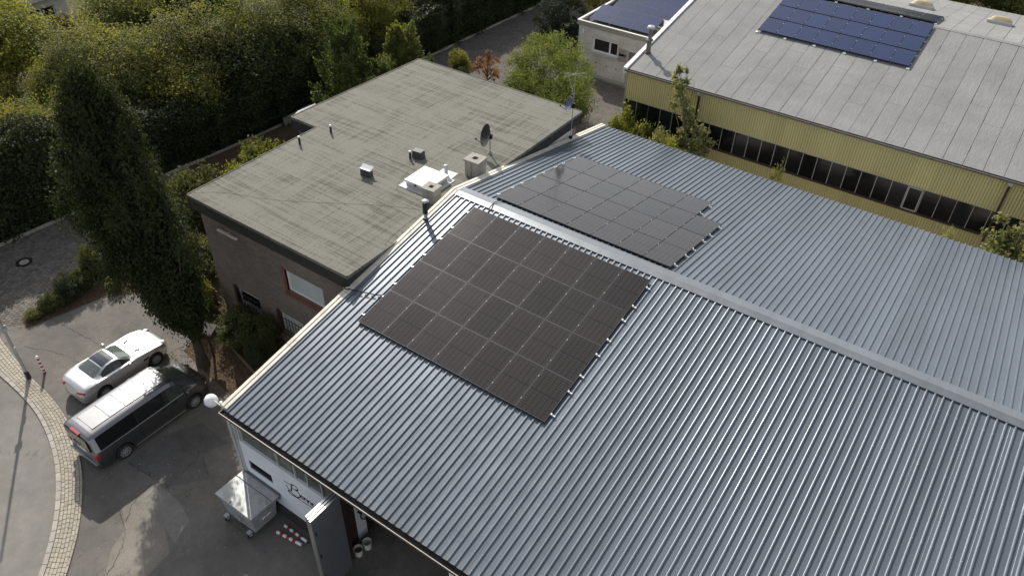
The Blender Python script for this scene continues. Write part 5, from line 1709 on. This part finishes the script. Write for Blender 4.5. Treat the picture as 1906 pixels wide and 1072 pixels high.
# ---- background trees: (label, proto, x, y, scale, leaf, zscale)
bgt = [
    ('yellow-green tree at the far left in front of the pale house', RA, -38.2, -.4, 1.1, 'leaf_lime', .85),
    ('small bright yellow bushy tree behind the top of the columnar tree', RB, -31.6, -.6, .6, 'leaf_yellow', .5),
    ('low yellowing tree under the far left tree', RC, -34.5, -3.4, .6, 'leaf_yellow', .5),
    ('broad pale olive tree right of the pale house', RC, -33.5, 6.2, 1.05, 'leaf_olive', .95),
    ('yellowing olive tree behind the top of the columnar tree', RA, -27.6, 2.2, .95, 'leaf_olive', .8),
    ('yellow-green tree leaning over the hedge left of the dark trees', RC, -24.6, 3.6, .8, 'leaf_yellow', .66),
    ('tall olive-brown tree at the top edge above the columnar tree', RB, -30.0, 9.5, 1.1, 'leaf_olive', 1.0),
    ('dark green tree overhanging the lane, left of the white house wall', RC, -23.9, 7.4, .9, 'leaf_dark', .8),
    ('dark leafy tree between the hedge and the flat roof', RA, -23.6, 11.2, .85, 'leaf_dark', .75),
    ('tall green tree behind the hedge, nearest the white house wall', RB, -26.2, 16.2, .85, 'leaf_green', .75),
    ('mid green tree behind the conifers', RC, -23.2, 15.2, .8, 'leaf_green', .7),
    ('bright green tree at the top edge above the conifers', RA, -25.2, 21.0, .9, 'leaf_lime', .8),
    ('green tree at the top edge left of the clipped hedge', RB, -24.6, 26.5, .8, 'leaf_green', .7),
    ('dark tree at the top edge behind the clipped hedge', RC, -25.5, 34.0, 1.0, 'leaf_dark', .8),
    ('yellow-green bushy tree behind the near end of the hedge', RC, -25.9, -9.6, .72, 'leaf_lime', .62),
    ('pale yellow-green tree behind the hedge, left of the columnar tree', RA, -26.2, -5.6, .72, 'leaf_yellow', .62),
    ('olive tree behind the hedge, hidden by the top of the columnar tree', RB, -26.4, -1.4, .72, 'leaf_olive', .6),
    ('airy olive tree above the hedge, left of the dark green tree', RL, -25.4, 5.6, 1.05, 'leaf_olive', .9),
    ('airy green tree above the hedge, right of the dark green tree', RL, -25.0, 9.6, 1.1, 'leaf_green', .9),
    ('airy green tree at the top edge left of the feathery conifer', RL, -25.0, 13.4, 1.05, 'leaf_green', .85),
    ('airy pale tree behind the yellow tree at upper left', RL, -30.2, 1.2, 1.0, 'leaf_olive', .8),
    ('airy yellow-green tree above the conifers', RL, -23.6, 18.8, 1.0, 'leaf_lime', .8),
    ('small dark tree beside the feathery conifer', RB, -20.6, 12.6, .55, 'leaf_dark', .6),
]
for i, (lab, pr, x, y, s, lm, szz) in enumerate(bgt):
    plant('broadleaf_tree', lab, 'tree', pr, x, y, s, lm, 'bark', szz, rz=i * 1.9, group='trees beyond the lane')
plant('broadleaf_tree', 'rounded light green tree beyond the far edge of the flat roof', 'tree', make_proto('garden_tree', 12, 3.4, (0, 0, 2.75), (2.5, 2.2, 2.05), 260, 80, .24, .14, .09, .45, .3), -8.6, 20.2, 1.0, 'leaf_fresh', 'palebark', 1.02)
plant('broadleaf_tree', 'smaller light green tree beside the antenna mast', 'tree', make_proto('garden_tree_b', 13, 2.8, (0, 0, 2.3), (1.7, 1.9, 1.9), 180, 80, .24, .14, .08, .45, .2), -5.4, 17.6, 1.0, 'leaf_fresh', 'palebark')
plant('broadleaf_tree', 'yellow-green tree behind the dark yew by the annexe', 'tree', RL, -13.2, 35.0, .85, 'leaf_yellow', 'bark', .8)
for lab, x, y, s, lm in (('yellowish tree rising behind the grey roof, left one', 9.8, 54, 1.0, 'leaf_yellow'), ('yellowish tree rising behind the grey roof, right one', 14.5, 55, 1.0, 'leaf_olive'), ('dark tree rising behind the grey roof at the right edge', 19.2, 57, 1.05, 'leaf_dark')):
    plant('broadleaf_tree', lab, 'tree', RA, x, y, s, lm, 'bark', .9, rz=x)

# ---- conifers: upward sprays
def conifer(name, seed, h, r, n, ls):
    g = np.random.default_rng(seed)
    ncl = 210
    z = g.random(ncl) ** 1.3
    a = g.uniform(0, 2 * np.pi, ncl)
    lobe = 1 + .25 * np.sin(4 * a + seed)
    rad = r * (1 - z * .86) * lobe * (.5 + .5 * g.random(ncl))
    base = np.c_[rad * np.cos(a), rad * np.sin(a), .25 + z * h * .88]
    d = np.c_[np.cos(a) * .55, np.sin(a) * .55, np.full(ncl, 1.)]
    per = n // ncl
    t = g.random((ncl, per, 1))
    p = base[:, None, :] + d[:, None, :] * t * (.22 * h * .6) + g.normal(size=(ncl, per, 3)) * (.16 * (1 - t * .75))
    p = p.reshape(-1, 3)
    dd = np.repeat(d, per, 0)
    nr = np.c_[dd[:, 0], dd[:, 1], np.full(len(dd), .2)] + g.normal(size=p.shape) * .7
    cm = leafmesh(name + '_crown', p, nr, ls, g, .34, .05, dd)
    return cm, trunkmesh(name + '_trunk', .12, h * .9, base[g.choice(ncl, 14, replace=False)], random.Random(seed))
C1 = conifer('conifer_a', 5, 6.6, 1.9, 16000, .24)
C2 = conifer('conifer_b', 9, 5.6, 1.7, 15000, .22)
plant('conifer', 'feathery conifer behind the left edge of the flat roof', 'tree', C1, -15.4, 8.8, 1.2, 'leaf_conifer', group='conifers behind the house')
plant('conifer', 'shorter conifer close to the flat roof, between two taller ones', 'tree', C2, -14.0, 10.6, .95, 'leaf_conifer', rz=1., group='conifers behind the house')
plant('conifer', 'dark green conifer near the far corner of the flat roof', 'tree', C2, -15.0, 13.6, 1.15, 'leaf_green', rz=2.2, group='conifers behind the house')
plant('conifer', 'low conifer left of the feathery one, above the roof step', 'tree', C2, -13.9, 6.2, .8, 'leaf_conifer', rz=.4, group='conifers behind the house')
plant('conifer', 'conifer at the far corner of the flat roof beside the lane', 'tree', C1, -14.6, 15.2, .6, 'leaf_conifer', rz=4., group='conifers behind the house')
YW = make_proto('yew', 15, 3.2, (0, 0, 2.1), (1.75, 1.75, 2.1), 330, 60, .17, .14, .12, .6, .05, .4)
plant('yew', 'dark clipped yew bush left of the brick annexe', 'shrub', YW, -12.9, 29.6, 1.0, 'leaf_yew')
plant('yew', 'dark bush against the corner of the brick annexe', 'shrub', YW, -11.2, 28.4, .62, 'leaf_yew', rz=2.)

# ---- shrubs: (name, label, proto, x, y, scale, zscale, leaf)
shr = [
    ('green shrub reaching up to the step of the flat roof', SA, -13.3, .6, 1.7, 2.9, 'leaf_green'),
    ('pale young shrub left of the step of the flat roof', SB, -14.7, -.6, .8, 2.2, 'leaf_lime'),
    ('dark low shrub beside the lane behind the columnar tree', SA, -16.2, -2.3, 1.6, 2.0, 'leaf_dark'),
    ('dark shrub under the left edge of the flat roof', SB, -11.6, -2.6, 1.3, 2.2, 'leaf_dark'),
    ('grey-green shrub hidden behind the columnar tree', SA, -12.2, -5.6, 1.2, 1.6, 'leaf_dark'),
    ('yellow-green bush at the left corner of the brick house', SB, -9.7, -7.1, .62, 1.5, 'leaf_green'),
    ('spreading dark shrub under the first barred window', SA, -6.9, -7.15, 1.1, 1.05, 'leaf_dark'),
    ('dark leafy shrub between the two barred windows', SB, -5.6, -7.1, .75, 1.15, 'leaf_dark'),
    ('small grey-green dwarf conifer in the garden bed', SB, -5.15, -8.0, .32, .95, 'leaf_grey'),
    ('bright yellow grass clump by the lane behind the far roof edge', SA, -16.7, 21.4, .8, 1.2, 'leaf_yellow'),
        ('low grey-green shrub between the yellow clump and the red bush', SA, -15.6, 20.2, .6, .8, 'leaf_grey'),
    ('reddish brown bush below the window of the pale house', SB, -45.3, 7.6, 1.2, 1.3, 'litterbrown'),
    ('olive shrub at the corner of the yellow hall', SA, -.9, 16.9, 1.0, 2.3, 'leaf_green'),
    ('leafy olive shrub in the alley left of the sapling', SB, .9, 16.6, .9, 2.3, 'leaf_green'),
    ('green shrub at the foot of the sapling', SA, 2.3, 15.9, .8, 2.4, 'leaf_pale'),
    ('small bright green vine shrub right of the sapling foot', SB, 3.1, 15.3, .6, 2.5, 'leaf_lime'),
    ('weedy tuft in the alley below the row of windows', SA, 9.2, 14.6, .45, 2.8, 'leaf_pale'),
    ('weedy tuft in the alley near the rusty downpipe', SB, 17.7, 14.6, .4, 2.7, 'leaf_pale'),
]
for i, (lab, pr, x, y, s, szz, lm) in enumerate(shr):
    plant('shrub', lab, 'shrub', pr, x, y, s, lm, 'bark', szz, rz=i * 1.3, crown='foliage', trunk='stems')
for i, (x, y, s, szz, lm, lab) in enumerate((
        (-15.75, -11.95, .4, .3, 'leaf_olive', 'low yellowish ground cover at the near end of the planted strip'),
        (-15.75, -11.1, .5, .6, 'leaf_dark', 'green bush second from the near end of the planted strip'),
        (-15.85, -10.2, .6, .85, 'leaf_grey', 'grey-green bush third from the near end of the planted strip'),
        (-16.0, -9.3, .55, .75, 'leaf_dark', 'bush in the middle of the planted strip by the lane'),
        (-16.35, -8.5, .55, 1.2, 'leaf_dark', 'dark upright bush towards the far end of the planted strip'),
        (-16.3, -7.6, .6, .85, 'leaf_dark', 'olive bush at the far end of the planted strip'),
        (-14.6, -8.5, .4, .5, 'leaf_lime', 'small lime-green tuft on the yard edge under the columnar tree'))):
    plant('shrub', lab, 'shrub', (SA, SB)[i % 2], x, y, s, lm, 'bark', szz, rz=i * 2.1, group='bushes in the planted strip', crown='foliage', trunk='stems')

# ---- sapling against the yellow hall and the tree at the right edge
def sapling(name, lab, x, y, h, blobs, lm, seed, ls=.21, kind='sapling', cat='tree'):
    g = np.random.default_rng(seed)
    P_, N_, tips = [], [], []
    for (bx, by, bz, r, n) in blobs:
        q, o, cc_ = crown_points(g, max(8, n // 30), 30, (bx, by, bz), (r, r, r * 1.15), r * .2, .3)
        P_.append(q); N_.append(o); tips += list(cc_[:7])
    q, o = np.vstack(P_), np.vstack(N_)
    nr = o * .5 + g.normal(size=q.shape) * .8 + np.array([0, 0, .6])
    me = leafmesh(name + '_leaves', q, nr, ls, g, .7)
    me.materials.append(M[lm])
    tm = trunkmesh(name + '_stem', .055, h, tips, random.Random(seed))
    tm.materials.append(M['palebark'])
    t = thing(kind, lab, cat, (x, y, 0))
    inst('crown', me, t)
    inst('trunk', tm, t)
sapling('sapling', 'slender pale-leaved sapling growing against the yellow wall', 3.3, 16.6, 6.6, [(-.9, .1, 6.7, .5, 220), (-.8, 0, 5.9, .7, 380), (-.5, .1, 5.0, .55, 260), (.2, 0, 3.9, .6, 300), (.9, -.1, 3.6, .8, 420), (.0, -.3, 2.9, .8, 380), (1.2, -.4, 2.7, .7, 320), (.4, -.5, 2.0, .7, 300)], 'leaf_pale', 31, .2)
sapling('sapling_r', 'pale-leaved tree at the right edge in front of the yellow hall', 20.4, 15.7, 5.6, [(.2, 0, 5.0, .75, 420), (-.4, -.2, 4.2, .8, 520), (.6, 0, 4.1, .9, 560), (-.5, -.4, 3.3, .9, 620), (.6, -.4, 3.2, 1.0, 640), (1.4, 0, 3.6, 1.0, 600), (1.3, -.3, 4.7, .8, 420)], 'leaf_pale', 33, .22)

sapling('red_bush', 'orange-red bush behind the far roof edge', -14.2, 21.4, 1.5, [(-.5, .1, 1.6, .5, 190), (.45, 0, 1.7, .5, 190), (.0, .2, 1.05, .65, 260), (.8, -.1, 1.0, .45, 140), (-.85, 0, .9, .45, 140), (.1, 0, 2.1, .35, 110)], 'leaf_red', 41, .13, 'shrub', 'shrub')

# ---- fallen leaves
def litter(name, n, area, z, lm, seed, size):
    g = np.random.default_rng(seed)
    p = np.c_[g.uniform(area[0], area[1], n), g.uniform(area[2], area[3], n), np.full(n, z) + g.random(n) * .006]
    if area[0] < -8:
        k = p[:, 1] > -13.6 + np.maximum(0, (p[:, 0] + 11)) * -.35
        p = p[k]
    me = leafmesh(name, p, np.tile([0, 0, 1.], (len(p), 1)) + g.normal(size=p.shape) * .25, size, g, .7, .08)
    me.materials.append(M[lm])
    o = D.objects.new(name, me)
    COL.objects.link(o)
    struct(o, 'stuff')
litter('fallen_leaves', 420, (-15, -3, -18, -8), .022, 'litter', 1, .05)
litter('fallen_leaves', 1500, (-8.8, -1, -10.4, -7.7), .03, 'litterbrown', 2, .075)
litter('fallen_leaves', 260, (-22, -16, -13, -4), .03, 'litter', 3, .06)
litter('fallen_leaves', 160, (-3, 5, -18, -12.7), .022, 'litter', 4, .045)
litter('fallen_leaves', 260, (-6.5, -2.5, 19, 26.5), .02, 'litter', 5, .07)
